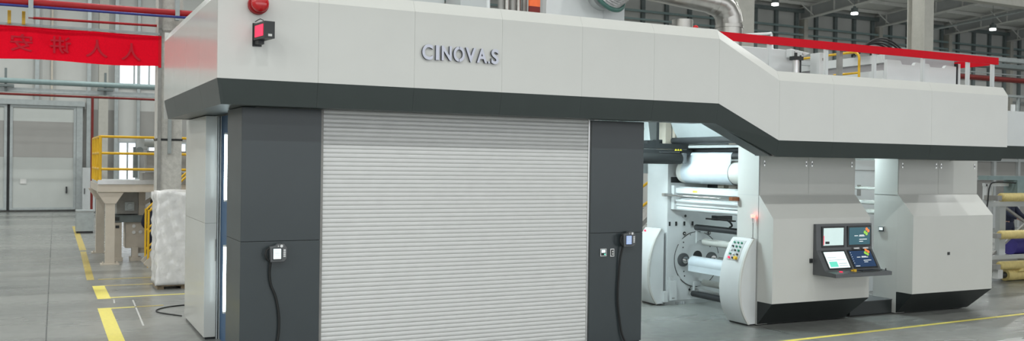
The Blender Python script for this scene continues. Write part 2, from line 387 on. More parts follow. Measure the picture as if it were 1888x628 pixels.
# red banner with show-through characters
q = MB(); nx = 40
vs = []
for i in range(nx+1):
    x = -6.+8.66*i/nx; t = i/nx
    yy = 24.5+.02*math.sin(i*.9)
    vs.append([(x, yy, 5.22+.02*math.sin(i*.5)), (x, yy, 6.0-.03*t), (x, yy+.012, 6.0-.03*t), (x, yy+.012, 5.22+.02*math.sin(i*.5))])
rings = [[q.bm.verts.new(p) for p in s4] for s4 in vs]
for i in range(nx):
    for k in range(4): q.bm.faces.new((rings[i][k], rings[i+1][k], rings[i+1][(k+1) % 4], rings[i][(k+1) % 4]))
q.bm.faces.new(rings[0]); q.bm.faces.new(rings[-1][::-1])
ban = tag(q.build('banner', 'banner', smooth=True), 'long red cloth banner with faint reversed Chinese characters', 'banner')
for ch, x0, x1, z0, z1 in (('安', -.60, -.14, 5.40, 5.80), ('讲', .22, .66, 5.40, 5.80), ('人', .98, 1.46, 5.36, 5.78), ('人', 1.76, 2.2, 5.33, 5.75)):
    q = MB(); text_bm(q, ch, x0, x1, z0, z1, 24.464, 24.472, mirror=True, bold=.012)
    if len(q.bm.verts): q.build('character', 'bannerink', ban)
q = MB(); q.box(2.60, 2.665, 24.47, 24.52, 5.2, 5.97); q.build('end_hem', 'red', ban)

# columns
q = thing('concrete_column', 'rough grey fireproofed column behind the wrapped pallet', 'column', (2.88, 24.9, 0))
c = MB(); c.box(2.60, 3.18, 24.56, 25.2, 0, 9); c.build('shaft', 'concrete', q, bevel=.02)
c = MB(); c.box(2.585, 3.195, 24.545, 25.215, 3.42, 3.47); c.build('strap', 'black', q)
c = MB(); c.box(2.84, 2.92, 24.46, 24.56, 3.1, 4.6); c.build('conduit', 'zinc', q)
c = MB(); c.box(2.6, 2.68, 24.5, 24.56, 2, 9); c.build('corner_strip', 'steelgrey', q)
def hcol(x0, x1, y0, y1, label):
    q = thing('steel_column', label, 'column', ((x0+x1)/2, (y0+y1)/2, 0))
    c = MB(); t = .035
    c.box(x0, x1, y0, y0+t, 0, 17); c.box(x0, x1, y1-t, y1, 0, 17); c.box(x0+.16, x0+.2, y0+t, y1-t, 0, 17); c.build('shaft', 'colpaint', q)
    c = MB(); c.box(x0-.02, x0+.16, y0+t, y1-t, 9.45, 9.5); c.build('stiffener', 'colpaint', q)
hcol(19.72, 20.36, 23.4, 24.2, 'pale steel column behind the silver duct elbow')
hcol(28.15, 28.62, 23.4, 24.15, 'pale steel column above the red band and black hoses')
c = MB(); c.box(28.62, 52, 23.5, 23.9, 9.25, 10.9); tag(c.build('crane_beam', 'colpaint'), 'wide pale girder at the top right corner', 'beam')

# high bay lamps (four in view) and the lamps of the hall
def lamp_light(x, y, z, p):
    l = bpy.data.lights.new('high_bay', 'AREA'); l.shape = 'DISK'; l.size = .5; l.energy = p; l.color = (.97, 1, .985)
    o = bpy.data.objects.new('high_bay_light', l); COL.objects.link(o); o.location = (x, y, z)
def high_bay(x, y, label):
    t = thing('high_bay_lamp', label, 'lamp', (x, y, 14.0), 'high bay lamps under the roof')
    c = MB(); c.cyl((x, y, 14.05), (x, y, 14.35), .24, 24); c.cyl((x, y, 14.35), (x, y, 14.5), .1, 16); c.cyl((x, y, 14.5), (x, y, roofz(y)-.02), .012, 8); c.build('housing', 'girt', t, smooth=True)
    c = MB(); c.cyl((x, y, 13.92), (x, y, 14.05), .23, 24); c.build('lens', 'lens', t, smooth=True)
for x, lb in ((44.6, 'high bay lamp nearest the silver duct, cut by the top of the frame'), (52.0, 'round high bay lamp below the first dark rafter'), (59.4, 'high bay lamp hidden behind the steel column'), (66.9, 'round high bay lamp farthest right in the hall')):
    if x == 59.4: continue
    high_bay(x, 49.2, lb)
for y in (-12.5, 0, 12.5, 25, 37):
    for k in range(-5, 7 if y > 5 else 3):
        lamp_light(2.6+7.4*k, y, 14.0, (480 if y == 0 else 330)*(1.45 if k < -1 else 1))
for k in range(5): lamp_light(37.2+7.4*k+.001, 37, 14, 400)
for k in range(-3, 12): lamp_light(-5+7.4*k+.3, 48.5, 13.8, 400)
wd = bpy.data.worlds.new('hall'); sc.world = wd; wd.use_nodes = True
wd.node_tree.nodes['Background'].inputs[0].default_value = (.93, .97, 1, 1); wd.node_tree.nodes['Background'].inputs[1].default_value = 2.25

# ------------------------------------------------------------------ the big canopy
FX0, FX1, FY = 2.03, 17.43, 12.45
FB = 18.1
can = thing('machine_canopy', 'long cream white enclosure canopy with charcoal skirt above the shutter', 'machine canopy', (9.7, 15.2, 0))
def fz(x):      # boundary heights: skirt bottom, skirt top, crease, rim
    lo = (3.17, 3.45, 4.48, 4.65); hi = (3.70, 4.03, 5.10, 5.265)
    t = min(1, max(0, (11.42-x)/(11.42-10.1)))
    return [l+(h-l)*t for l, h in zip(lo, hi)]
D_ = .04
def panel(x0, x1, a, b, ya, yb, name, m, gap=.0012, ex0=None, ex1=None, insx0=0, insx1=0):
    za, zb_ = fz(x0), fz(x1)
    xl, xr = x0+gap, x1-gap
    q = MB()
    # lower edge (index a, y=ya), upper edge (index b, y=yb)
    lo0, lo1 = (xl if a != 0 else xl+insx0), (xr if a != 0 else xr-insx1)
    up0, up1 = (xl if b != 3 else xl+insx0), (xr if b != 3 else xr-insx1)
    q.hull([(lo0, ya, za[a]), (lo1, ya, zb_[a]), (up1, yb, zb_[b]), (up0, yb, za[b]),
            (lo0, ya+D_, za[a]), (lo1, ya+D_, zb_[a]), (up1, yb+D_, zb_[b]), (up0, yb+D_, za[b])])
    return q.build(name, m, can)
seams = [FX0, 3.34, 4.71, 6.08, 7.45, 8.79, 10.10, 11.42, 12.69, 15.22, FX1]
for i in range(len(seams)-1):
    a, b = seams[i], seams[i+1]
    iL = .06 if i == 0 else 0; iR = .06 if i == len(seams)-2 else 0
    panel(a, b, 1, 2, FY, FY, 'fascia_panel', 'white')
    panel(a, b, 2, 3, FY, FY+.08, 'chamfer_panel', 'white', insx0=.08 if iL else 0, insx1=.05 if iR else 0, gap=.001)
    panel(a, b, 0, 1, FY+.07, FY, 'skirt_panel', 'skirt', insx0=iL, insx1=.09 if iR else 0, gap=.001)
# left end face
zs = fz(0)
ys = [FY+D_, 13.95, 15.35, 16.75, FB]
for i in range(4):
    a, b = ys[i]+.002, ys[i+1]-.002
    q = MB(); q.box(FX0, FX0+D_, a, b, zs[1], zs[2]); q.build('end_panel', 'white', can)
    e0 = .06 if i == 0 else 0; e1 = .08 if i == 3 else 0
    a0 = a-D_ if i == 0 else a
    q = MB(); q.hull([(FX0, a0, zs[2]), (FX0, b, zs[2]), (FX0+.08, b-e1, zs[3]), (FX0+.08, a0+(.08 if i == 0 else 0), zs[3]), (FX0+D_, a0, zs[2]), (FX0+D_, b, zs[2]), (FX0+.08+D_, b-e1, zs[3]), (FX0+.08+D_, a0+(.08 if i == 0 else 0), zs[3])]); q.build('end_chamfer', 'white', can)
    q = MB(); q.hull([(FX0+.06, a0+e0, zs[0]), (FX0+.06, b-e1, zs[0]), (FX0, b, zs[1]), (FX0, a0, zs[1]), (FX0+.06+D_, a0+e0, zs[0]), (FX0+.06+D_, b-e1, zs[0]), (FX0+D_, b, zs[1]), (FX0+D_, a0, zs[1])]); q.build('end_skirt', 'skirt', can)
# right end, back, roof deck and soffit
zr = fz(17)
q = MB(); q.box(FX1-D_-.01, FX1-.01, FY+D_, FB, zr[1], zr[2]); q.box(FX1-.1, FX1-.06, FY+.12, FB, zr[0], zr[1]); q.build('right_end_panel', 'white', can)
q = MB(); q.box(FX0, 10.1, FB, FB+D_, zs[0], zs[3]); q.build('back_panel', 'white', can)
q = MB(); q.prism([(FX0+.12, zs[3]-.06), (10.15, zs[3]-.06), (11.40, zr[3]-.06), (FX1-.06, zr[3]-.06), (FX1-.06, zr[3]-.12), (11.37, zr[3]-.12), (10.12, zs[3]-.12), (FX0+.12, zs[3]-.12)], 'y', FY+.14, FB-.02); q.build('roof_deck', 'mgrey', can)
q = MB(); q.box(FX0+.1, 10.08, FY+.12, 13.08, zs[0]+.012, zs[0]+.05); q.box(FX0+.1, 2.66, 13.08, FB-.05, zs[0]+.012, zs[0]+.05); q.build('soffit', 'skirt', can)
q = MB(); q.prism([(10.1, zs[0]+.01), (11.32, zr[0]+.01), (11.32, zr[0]+.05), (10.1, zs[0]+.05)], 'y', FY+.115, FY+.45); q.box(11.33, FX1-.1, FY+.115, FY+.5, zr[0]+.012, zr[0]+.05); q.build('soffit_return', 'skirt', can)

# lettering on the fascia
sg = thing('lettering_sign', 'raised silver lettering CINOVA.S on the white fascia', 'sign', (5.4, FY, 4.4))
px2 = lambda p: 4.805+(p-777)*(6.0-4.805)/(917-777)
for ch, p0, p1 in (('C', 777.5, 796.5), ('I', 801.5, 807.8), ('N', 812, 830), ('O', 833.5, 854), ('V', 855.5, 875), ('A', 876.5, 895.5), ('.', 897.5, 900.8), ('S', 903.5, 917.5)):
    q = MB(); z0, z1 = (4.437, 4.645) if ch not in 'COS' else (4.432, 4.65)
    if ch == '.': z1 = z0+.03
    if ch in '.I': q.box(px2(p0), px2(p1), FY-.045, FY-.006, z0, z1)
    else: text_bm(q, ch, px2(p0), px2(p1), z0, z1, FY-.045, FY-.006, bold=.028)
    bmesh.ops.recalc_face_normals(q.bm, faces=q.bm.faces)
    for f_ in q.bm.faces:
        if abs(f_.normal.y) < .7: f_.material_index = 1
    lt = q.build('letter', ['letter', 'letterside'], sg)
    if ch == 'O':
        q = MB(); xm = (px2(p0)+px2(p1))/2
        q.box(xm-.004, xm+.004, FY-.0455, FY-.04, 4.432, 4.48); q.box(xm-.004, xm+.004, FY-.0455, FY-.04, 4.60, 4.65); q.build('slit', 'letterside', lt)

# siren and display meter on the fascia
t = thing('alarm_siren', 'round red dome siren on the white canopy near its corner', 'siren', (2.53, FY, 5.02))
q = MB(); q.cyl((2.53, FY, 5.0), (2.53, FY-.09, 5.0), .128, 32); q.build('base', 'redpipe', t, smooth=True)
q = MB()
q.cyl((2.53, FY-.09, 5.0), (2.53, FY-.17, 5.0), .112, 32); q.sphere((2.53, FY-.17, 5.0), .112, 1, .55, 1, 28); q.build('dome', 'redplastic', t, smooth=True)
t = thing('display_meter', 'small black box with glowing red display under the siren', 'display', (2.47, FY, 4.5))
Rm = Matrix.Translation((2.47, FY-.02, 0)) @ Matrix.Rotation(math.radians(9), 4, 'Z')
q = MB(); q.box(0, .135, -.40, -.02, 4.53, 4.745, M4=Rm); q.build('housing', 'black', t, bevel=.004)
q = MB(); q.box(-.004, .001, -.36, -.08, 4.565, 4.71, M4=Rm); scn = q.build('screen', 'redled', t)
q = MB(); q.box(-.003, .137, -.404, -.40, 4.53, 4.745, M4=Rm); q.build('front_plate', 'black', t)
q = MB(); q.box(.05, .10, -.407, -.404, 4.555, 4.585, M4=Rm); q.build('sticker', 'label', t)
q = MB(); q.box(.02, .10, -.14, .02, 4.48, 4.53, M4=Rm); q.box(.0, .12, .0, .02, 4.46, 4.76, M4=Rm); q.build('bracket', 'black', t)
q = MB(); q.tube([Rm @ Vector(p) for p in ((.06, -.2, 4.74), (.06, -.2, 4.78), (.04, -.15, 4.80), (.03, -.08, 4.79), (.03, 0, 4.78))], .006, 6); q.build('cable', 'black', t)

# ------------------------------------------------------------------ pillars, shutter
def pillar(x0, x1, label):
    t = thing('enclosure_pillar', label, 'pillar', ((x0+x1)/2, 13.6, 0), 'pillars beside the shutter')
    q = MB(); q.box(x0, x1, 13.065, 14.13, 1.872, 3.705); q.build('upper_panel', 'pillar', t, bevel=.004)
    q = MB(); q.box(x0, x1, 13.065, 14.13, .06, 1.868); q.build('lower_panel', 'pillar', t, bevel=.004)
    q = MB(); q.box(x0+.02, x1-.02, 13.09, 14.1, 0, .06); q.build('foot_plinth', 'black', t)
pillar(2.463, 3.56, 'dark grey enclosure pillar left of the roller shutter')
pillar(8.02, 9.04, 'dark grey enclosure pillar right of the roller shutter')
q = MB(); q.box(8.98, 9.03, 14.131, 18.05, 0, 3.70); tag(q.build('enclosure_wall', 'white'), 'plain white side wall of the shutter enclosure behind the right pillar', 'wall panel')
sh = thing('roller_shutter', 'closed pale grey roller shutter between two dark pillars', 'roller shutter', (5.79, 13.14, 0))
q = MB(); pit = .0622; z = .05; prof = []
while z < 3.71:
    for u, dd in ((0, .010), (.08, .004), (.2, .0005), (.5, 0), (.82, .002), (.93, .006), (.96, .012)):
        prof.append((13.115+dd, z+u*pit))
    z += pit
prof += [(13.135, prof[-1][1]), (13.135, .05)]
q.prism(prof, 'x', 3.60, 7.985); q.build('curtain', 'shutter', sh, smooth=True)
for xa, xb in ((3.562, 3.602), (7.983, 8.018)):
    q = MB(); q.box(xa, xb, 13.10, 13.2, 0, 3.705); q.build('guide_rail', 'steelgrey' if xa < 5 else 'alu', sh)
q = MB(); q.box(3.6, 7.985, 13.1, 13.15, .005, .05); q.build('bottom_bar', 'alu', sh)

# hand-held pendants hung on the pillars
def pendant(x, z, scr, label, cab):
    t = thing('control_pendant', label, 'control pendant', (x, 13.065, z), 'pendants hanging on the pillars')
    Y = 13.065
    q = MB(); q.prism([(x-.10, z-.13), (x+.09, z-.13), (x+.125, z-.09), (x+.13, z+.06), (x+.09, z+.12), (x-.0, z+.125), (x-.03, z+.095), (x-.11, z+.085)], 'y', Y-.12, Y-.035); q.build('body', 'consol', t, bevel=.012)
    q = MB(); q.box(x-.075, x+.055, Y-.123, Y-.118, z-.10, z+.062); q.build('bezel', 'black', t)
    q = MB(); q.box(x-.062, x+.042, Y-.126, Y-.122, z-.085, z+.055); s1 = q.build('screen', scr, t)
    q = MB()
    for k in range(5): q.box(x-.045, x+.028, Y-.128, Y-.126, z+.03-k*.024, z+.038-k*.024)
    q.build('screen_rows', 'scr_grey', s1)
    q = MB(); q.cyl((x+.045, Y-.115, z+.092), (x+.045, Y-.14, z+.092), .02, 16); q.build('dial', 'alu', t, smooth=True)
    q = MB(); q.cyl((x+.005, Y-.115, z+.09), (x+.005, Y-.128, z+.09), .009, 12); q.build('button', 'label', t)
    q = MB()
    for k in range(4): q.box(x+.075, x+.105, Y-.125, Y-.12, z-.06+k*.028, z-.04+k*.028)
    q.build('key', 'alu', t)
    q = MB(); q.tube([(x-.10, Y-.08, z+.07), (x-.15, Y-.10, z+.04), (x-.165, Y-.10, z-.03), (x-.14, Y-.1, z-.09), (x-.1, Y-.08, z-.115)], .017, 8); q.build('hand_strap', 'rubber', t, smooth=True)
    q = MB(); q.box(x-.06, x+.06, Y-.036, Y-.001, z-.05, z+.07); q.build('wall_hook', 'black', t)
    q = MB(); q.tube(cab, .017, 8); q.build('cable', 'rubber', t, smooth='all')
def sm(pts, n=6):
    out = []; P = [Vector(p) for p in pts]
    for i in range(len(P)-1):
        p0, p1, p2, p3 = P[max(i-1, 0)], P[i], P[i+1], P[min(i+2, len(P)-1)]
        for k in range(n):
            t = k/n; out.append(.5*((2*p1)+(p2-p0)*t+(2*p0-5*p1+4*p2-p3)*t*t+(3*p1-p0-3*p2+p3)*t**3))
    out.append(P[-1]); return out
pendant(2.945, 1.72, 'scr_bright', 'control pendant with bright white screen on the left pillar',
        sm([(2.86, 13.0, 1.60), (2.85, 13.02, 1.45), (2.87, 13.03, 1.28), (2.94, 13.03, 1.10), (2.985, 13.03, .85), (2.985, 13.03, .6), (2.945, 13.03, .35), (2.90, 13.0, .1)]))
pendant(8.70, 1.77, 'scr_lcd', 'control pendant with blue screen on the right pillar',
        sm([(8.61, 13.0, 1.65), (8.575, 13.02, 1.45), (8.56, 13.03, 1.2), (8.545, 13.03, .95), (8.55, 13.03, .7), (8.585, 13.03, .45), (8.63, 13.02, .2), (8.70, 13.0, .05)]))
t = thing('digital_controller', 'square silver rimmed digital controller on the right pillar', 'controller', (8.265, 13.065, 1.49))
q = MB(); q.box(8.205, 8.325, 13.045, 13.066, 1.49, 1.615); q.build('bezel', 'alu', t, bevel=.003)
q = MB(); q.box(8.22, 8.31, 13.04, 13.046, 1.503, 1.602); q.build('face', 'black', t)
q = MB(); q.box(8.225, 8.295, 13.036, 13.041, 1.55, 1.595); q.build('screen', 'scr_bright', t)
q = MB(); q.box(8.275, 8.302, 13.036, 13.041, 1.51, 1.535); q.build('key', 'scr_green', t)
t = thing('rocker_switch', 'narrow silver switch plate beside the digital controller', 'switch', (8.435, 13.065, 1.48))
q = MB(); q.box(8.395, 8.475, 13.045, 13.066, 1.48, 1.612); q.build('plate', 'alu', t, bevel=.003)
q = MB(); q.box(8.412, 8.458, 13.036, 13.046, 1.495, 1.597); q.build('socket', 'black', t)
q = MB(); q.cyl((8.435, 13.038, 1.565), (8.435, 13.03, 1.565), .014, 12); q.cyl((8.435, 13.038, 1.525), (8.435, 13.03, 1.525), .014, 12); q.build('button', 'label', t)

# left end: tall white panel cabinet, blue inner panel and light bars
t = thing('end_cabinet', 'tall white end cabinet at the left corner of the machine', 'cabinet', (2.56, 17.3, 0))
q = MB(); q.box(2.463, 2.653, 16.145, 18.42, .04, 1.925); q.build('lower_panel', 'white', t, bevel=.004)
q = MB(); q.box(2.463, 2.653, 16.145, 18.42, 1.929, 3.70); q.build('upper_panel', 'white', t, bevel=.004)
q = MB(); q.box(2.49, 2.653, 16.17, 18.4, .0, .04); q.build('foot', 'black', t)
q = MB(); q.box(2.63, 2.645, 16.125, 16.144, 1.30, 1.66); q.build('handle', 'steelgrey', t)
q = MB(); q.box(2.66, 2.68, 16.14, 16.2, .0, 3.70); q.box(2.70, 2.715, 16.14, 16.2, 0, 3.70); q.build('frame_strip', 'mgrey', t)
q = MB(); q.box(2.68, 2.70, 16.15, 16.2, .0, 3.70); q.build('seal', 'black', t)
q = MB(); q.box(2.72, 2.76, 14.14, 16.9, 0, 3.70); tag(q.build('inner_panel', 'navyblue'), 'dark blue inner wall seen through the gap left of the pillar', 'panel')
def light_bar(z0, z1, label):
    t = thing('light_bar', label, 'light bar', (2.69, 15.53, z0), 'light bars in the corner gap')
    q = MB(); q.box(2.70, 2.72, 15.49, 15.57, z0-.03, z1+.03); q.build('mount', 'mgrey', t)
    q = MB(); q.cyl((2.69, 15.53, z0), (2.69, 15.53, z1), .03, 14); q.build('tube', 'led', t, smooth=True)
    q = MB(); q.cyl((2.69, 15.53, z0-.03), (2.69, 15.53, z0), .032, 14); q.cyl((2.69, 15.53, z1), (2.69, 15.53, z1+.03), .032, 14); q.build('end_cap', 'mwhite', t)
light_bar(2.34, 3.38, 'glowing white light bar in the gap, upper one')
light_bar(.55, 1.585, 'glowing white light bar in the gap, lower one')

# ------------------------------------------------------------------ control cabinets (print units, near side)
def control_cabinet(x0, x1, label, mid):
    t = thing('control_cabinet', label, 'control cabinet', ((x0+x1)/2, 13.9, 0), 'white cabinets of the print units')
    YU, YF = 13.70, 13.30
    q = MB(); q.box(x0, x1, YU, 14.30, .46, 3.9); q.box(x0, x0+.25, YU, 14.30, .02, .46); q.build('body', 'cabwhite', t)
    q = MB(); q.box(x0+.252, x1-.26, YU+.001, 14.28, .02, .458); q.build('base', 'plinth', t)
    q = MB(); q.box(x0+.01, mid-.003, YU-.012, YU, 2.47, 3.18); q.build('upper_door', 'cabwhite', t, bevel=.002)
    q = MB(); q.box(mid+.003, x1-.01, YU-.012, YU, 2.47, 3.18); q.build('upper_door', 'cabwhite', t, bevel=.002)
    for xx in (x0+.11, mid-.075, mid+.075, x1-.11):
        q = MB(); q.box(xx-.018, xx+.018, YU-.022, YU-.012, 3.0, 3.11); l = q.build('latch', 'alu', t, bevel=.004)
        q = MB(); q.box(xx-.010, xx+.010, YU-.024, YU-.022, 3.035, 3.075); q.build('latch_key', 'black', l)
    # lower protruding front: bevel on top, chamfered right and left cheeks
    q = MB()
    for a, b in ((x0, x1),):
        q.hull([(a, YF, .46), (b, YF, .46), (b, YF, 2.03), (a, YF, 2.03), (a, YU-.001, .46), (b, YU-.001, .46), (b, YU-.001, 2.03), (a, YU-.001, 2.03)])
        q.hull([(a, YF, 2.03), (b, YF, 2.03), (b, YU-.02, 2.45), (a, YU-.02, 2.45), (a, YU-.001, 2.03), (b, YU-.001, 2.03), (b, YU-.001, 2.45), (a, YU-.001, 2.45)])
    bmesh.ops.remove_doubles(q.bm, verts=q.bm.verts, dist=.0005)
    q.build('front_door', 'cabwhite', t)
    q = MB(); q.hull([(x0, YU-.02, .03), (x1-.26, YU-.02, .03), (x1, YF, .455), (x0, YF, .455), (x0, YU-.001, .03), (x1-.26, YU-.001, .03), (x1, YU-.001, .455), (x0, YU-.001, .455)]); q.build('kick_plinth', 'plinth', t)
    return t
cab1 = control_cabinet(12.10, 14.57, 'white control cabinet carrying the four screen console', 13.33)
cab2 = control_cabinet(15.78, 18.20, 'white control cabinet with small black lock, right of the step', 16.97)
q = MB(); q.box(16.80, 16.86, 13.285, 13.3, 1.22, 1.28); q.build('lock', 'black', cab2)
q = MB(); q.box(13.0, 13.06, 13.27, 13.3, 1.19, 1.27); q.build('lock', 'black', cab1)
q = MB(); q.box(12.096, 12.10, 13.72, 14.28, 2.448, 2.453); q.box(12.094, 12.10, 13.70, 13.706, 0.02, 3.7); q.build('seam_strip', 'mgrey', cab1)
q = MB(); q.box(15.774, 15.78, 13.72, 14.28, 2.448, 2.453); q.build('seam_strip', 'mgrey', cab2)
t = thing('side_display', 'tiny teal display on the side of the right cabinet', 'controller', (15.77, 14.08, 1.68))
q = MB(); q.box(15.755, 15.779, 14.0, 14.16, 1.66, 1.78); q.build('bezel', 'alu', t, bevel=.003)
q = MB(); q.box(15.748, 15.756, 14.02, 14.14, 1.675, 1.765); q.build('face', 'black', t)
q = MB(); q.box(15.744, 15.749, 14.04, 14.13, 1.70, 1.757); q.build('screen', 'scr_bright', t)
t = thing('step_platform', 'low black step between the two white cabinets', 'step', (15.1, 14.1, 0))
q = MB(); q.box(14.59, 15.765, 13.79, 15.2, .02, .285); q.build('riser', 'plinth', t)
q = MB(); q.box(14.58, 15.77, 13.78, 15.2, .285, .30); q.build('tread', 'consol', t)
t = thing('cable_box', 'small white boxed connector with a cable above the black step', 'connector', (15.2, 15.0, .3))
q = MB(); q.box(15.32, 15.42, 14.85, 14.92, .75, .98); q.build('housing', 'mwhite', t, bevel=.01)
q = MB(); q.tube(sm([(15.33, 14.84, .95), (15.27, 14.83, .85), (15.30, 14.83, .76), (15.36, 14.83, .74)]), .01, 6); q.build('cable', 'rubber', t)
q = MB(); q.box(15.3, 15.5, 14.85, 15.0, .30, .42); q.build('clamp', 'black', t)
q = MB(); q.box(15.35, 15.39, 14.9, 14.94, .42, .75); q.build('post', 'mgrey', t)

# console with four monitors
cx0, cx1 = 13.09, 14.54
t = thing('operator_console', 'dark grey operator console with four monitors on the white cabinet', 'console', (13.8, 13.0, .96))
q = MB(); q.prism([(13.298, .965), (12.72, .965), (12.72, 1.035), (12.99, 1.06), (13.215, 1.43), (13.235, 1.92), (13.298, 1.92)], 'x', cx0, cx1); q.build('housing', 'consol', t, bevel=.004)
def upmon(x0, x1, kind):
    Y = lambda z: 13.215+.02*(z-1.43)/.49
    T = Matrix()
    q = MB(); q.box(x0, x1, 13.205, 13.23, 1.475, 1.875); m_ = q.build('monitor', 'black', t, bevel=.004)
    q = MB(); q.box(x0+.035, x1-.035, 13.2, 13.206, 1.515, 1.845); s1 = q.build('screen', kind, m_); return m_, s1
slope_a = math.atan2(.37, .225)
def slopeM(x, s, out=0):       # point on the sloping face: s from 0 (bottom) to 1 (top)
    y = 12.99+.225*s; z = 1.06+.37*s; n = Vector((0, -.37, .225)).normalized(); return Vector((x, y, z))+n*out
def slab(q, x0, x1, s0, s1, o0, o1):
    q.hull([slopeM(x0, s0, o1), slopeM(x1, s0, o1), slopeM(x1, s1, o1), slopeM(x0, s1, o1), slopeM(x0, s0, o0), slopeM(x1, s0, o0), slopeM(x1, s1, o0), slopeM(x0, s1, o0)])
def logo(q2, cx, cz, r, put):
    pass
m1, s1 = upmon(13.22, 13.80, 'scr_white')
q = MB(); q.box(13.30, 13.40, 13.196, 13.2, 1.545, 1.59); q.build('dark_key', 'black', m1)
q = MB(); q.box(13.254, 13.266, 13.196, 13.2, 1.53, 1.70); q.build('red_edge', 'redled', m1)
m2, s2 = upmon(13.88, 14.50, 'scr_teal')
def dots(mon, place):
    for nm, mm, lst in (('wallpaper_orange', 'scr_orange', ((0, .05), (.04, .02))), ('wallpaper_lime', 'scr_lime', ((-.04, -.01), (.0, -.04))), ('wallpaper_red', 'redled', ((.035, -.03),))):
        q = MB()
        for dx, dz in lst: place(q, dx, dz)
        q.build(nm, mm, mon)
def pl_up(q, dx, dz): q.cyl((14.37+dx, 13.2, 1.76+dz), (14.37+dx, 13.197, 1.76+dz), .032, 14)
def pl_lo(q, dx, dz):
    a = slopeM(14.34+dx, .80+dz*2.2, .012); b = slopeM(14.34+dx, .80+dz*2.2, .016); q.cyl(a, b, .032, 14)
for nm, mm, lst in (('wallpaper_orange', 'scr_orange', ((0, .05), (.045, .015))), ('wallpaper_lime', 'scr_lime', ((-.045, -.01), (.0, -.04)))):
    q = MB(); [pl_up(q, *d) for d in lst]; q.build(nm, mm, m2)
q = MB()
for x0, x1, z in ((14.05, 14.14, 1.68), (14.18, 14.3, 1.69), (14.17, 14.32, 1.672), (14.18, 14.38, 1.61), (14.18, 14.28, 1.57)): q.box(x0, x1, 13.197, 13.2, z, z+.011)
q.build('screen_text', 'scr_text', m2)
def lomon(x0, x1, kind):
    q = MB(); slab(q, x0, x1, .05, .95, .001, .008); m_ = q.build('monitor', 'black', t)
    q = MB(); slab(q, x0+.035, x1-.035, .12, .89, .008, .012); q.build('screen', kind, m_); return m_
m3 = lomon(13.2, 13.79, 'scr_bright')
q = MB(); slab(q, 13.27, 13.47, .17, .42, .012, .014); q.build('green_tile', 'scr_green', m3)
q = MB(); slab(q, 13.5, 13.72, .2, .24, .012, .014); slab(q, 13.27, 13.7, .48, .51, .012, .014); slab(q, 13.5, 13.72, .3, .34, .012, .014); slab(q, 13.27, 13.5, .6, .63, .012, .014); q.build('table_line', 'scr_grey', m3)
m4 = lomon(13.85, 14.48, 'scr_blue')
for nm, mm, lst in (('wallpaper_orange', 'scr_orange', ((0, .05), (.045, .015))), ('wallpaper_lime', 'scr_lime', ((-.045, -.01), (.0, -.04)))):
    q = MB(); [pl_lo(q, *d) for d in lst]; q.build(nm, mm, m4)
q = MB()
for x0, x1, s in ((14.03, 14.12, .57), (14.16, 14.28, .6), (14.15, 14.32, .56), (14.17, 14.37, .41), (14.17, 14.27, .33), (13.91, 14.02, .15)): slab(q, x0, x1, s, s+.022, .012, .0145)
for k in range(6): slab(q, 13.9, 13.915, .3+k*.1, .32+k*.1, .012, .0145)
q.build('screen_text', 'scr_text', m4)
q = MB(); q.box(14.0, 14.14, 13.16, 13.2, 1.436, 1.462); q.box(14.24, 14.38, 13.16, 13.2, 1.436, 1.462); q.build('clip', 'alu', t)
q = MB(); q.cyl((13.37, 12.87, 1.045), (13.37, 12.87, 1.062), .032, 16); q.build('red_button', 'redled', t)
q = MB(); q.cyl((13.72, 12.87, 1.045), (13.72, 12.87, 1.09), .036, 16); q.cyl((13.68, 12.9, 1.045), (13.68, 12.9, 1.075), .02, 12); q.build('stop_button', 'ybtn', t, smooth=True)
q = MB(); q.box(13.86, 14.32, 12.80, 12.95, 1.043, 1.062); q.build('keyboard', 'black', t, bevel=.004)
q = MB(); q.cyl((14.40, 12.86, 1.045), (14.40, 12.86, 1.06), .025, 12); q.cyl((14.48, 12.82, 1.04), (14.48, 12.82, 1.085), .012, 10); q.build('joystick', 'black', t)

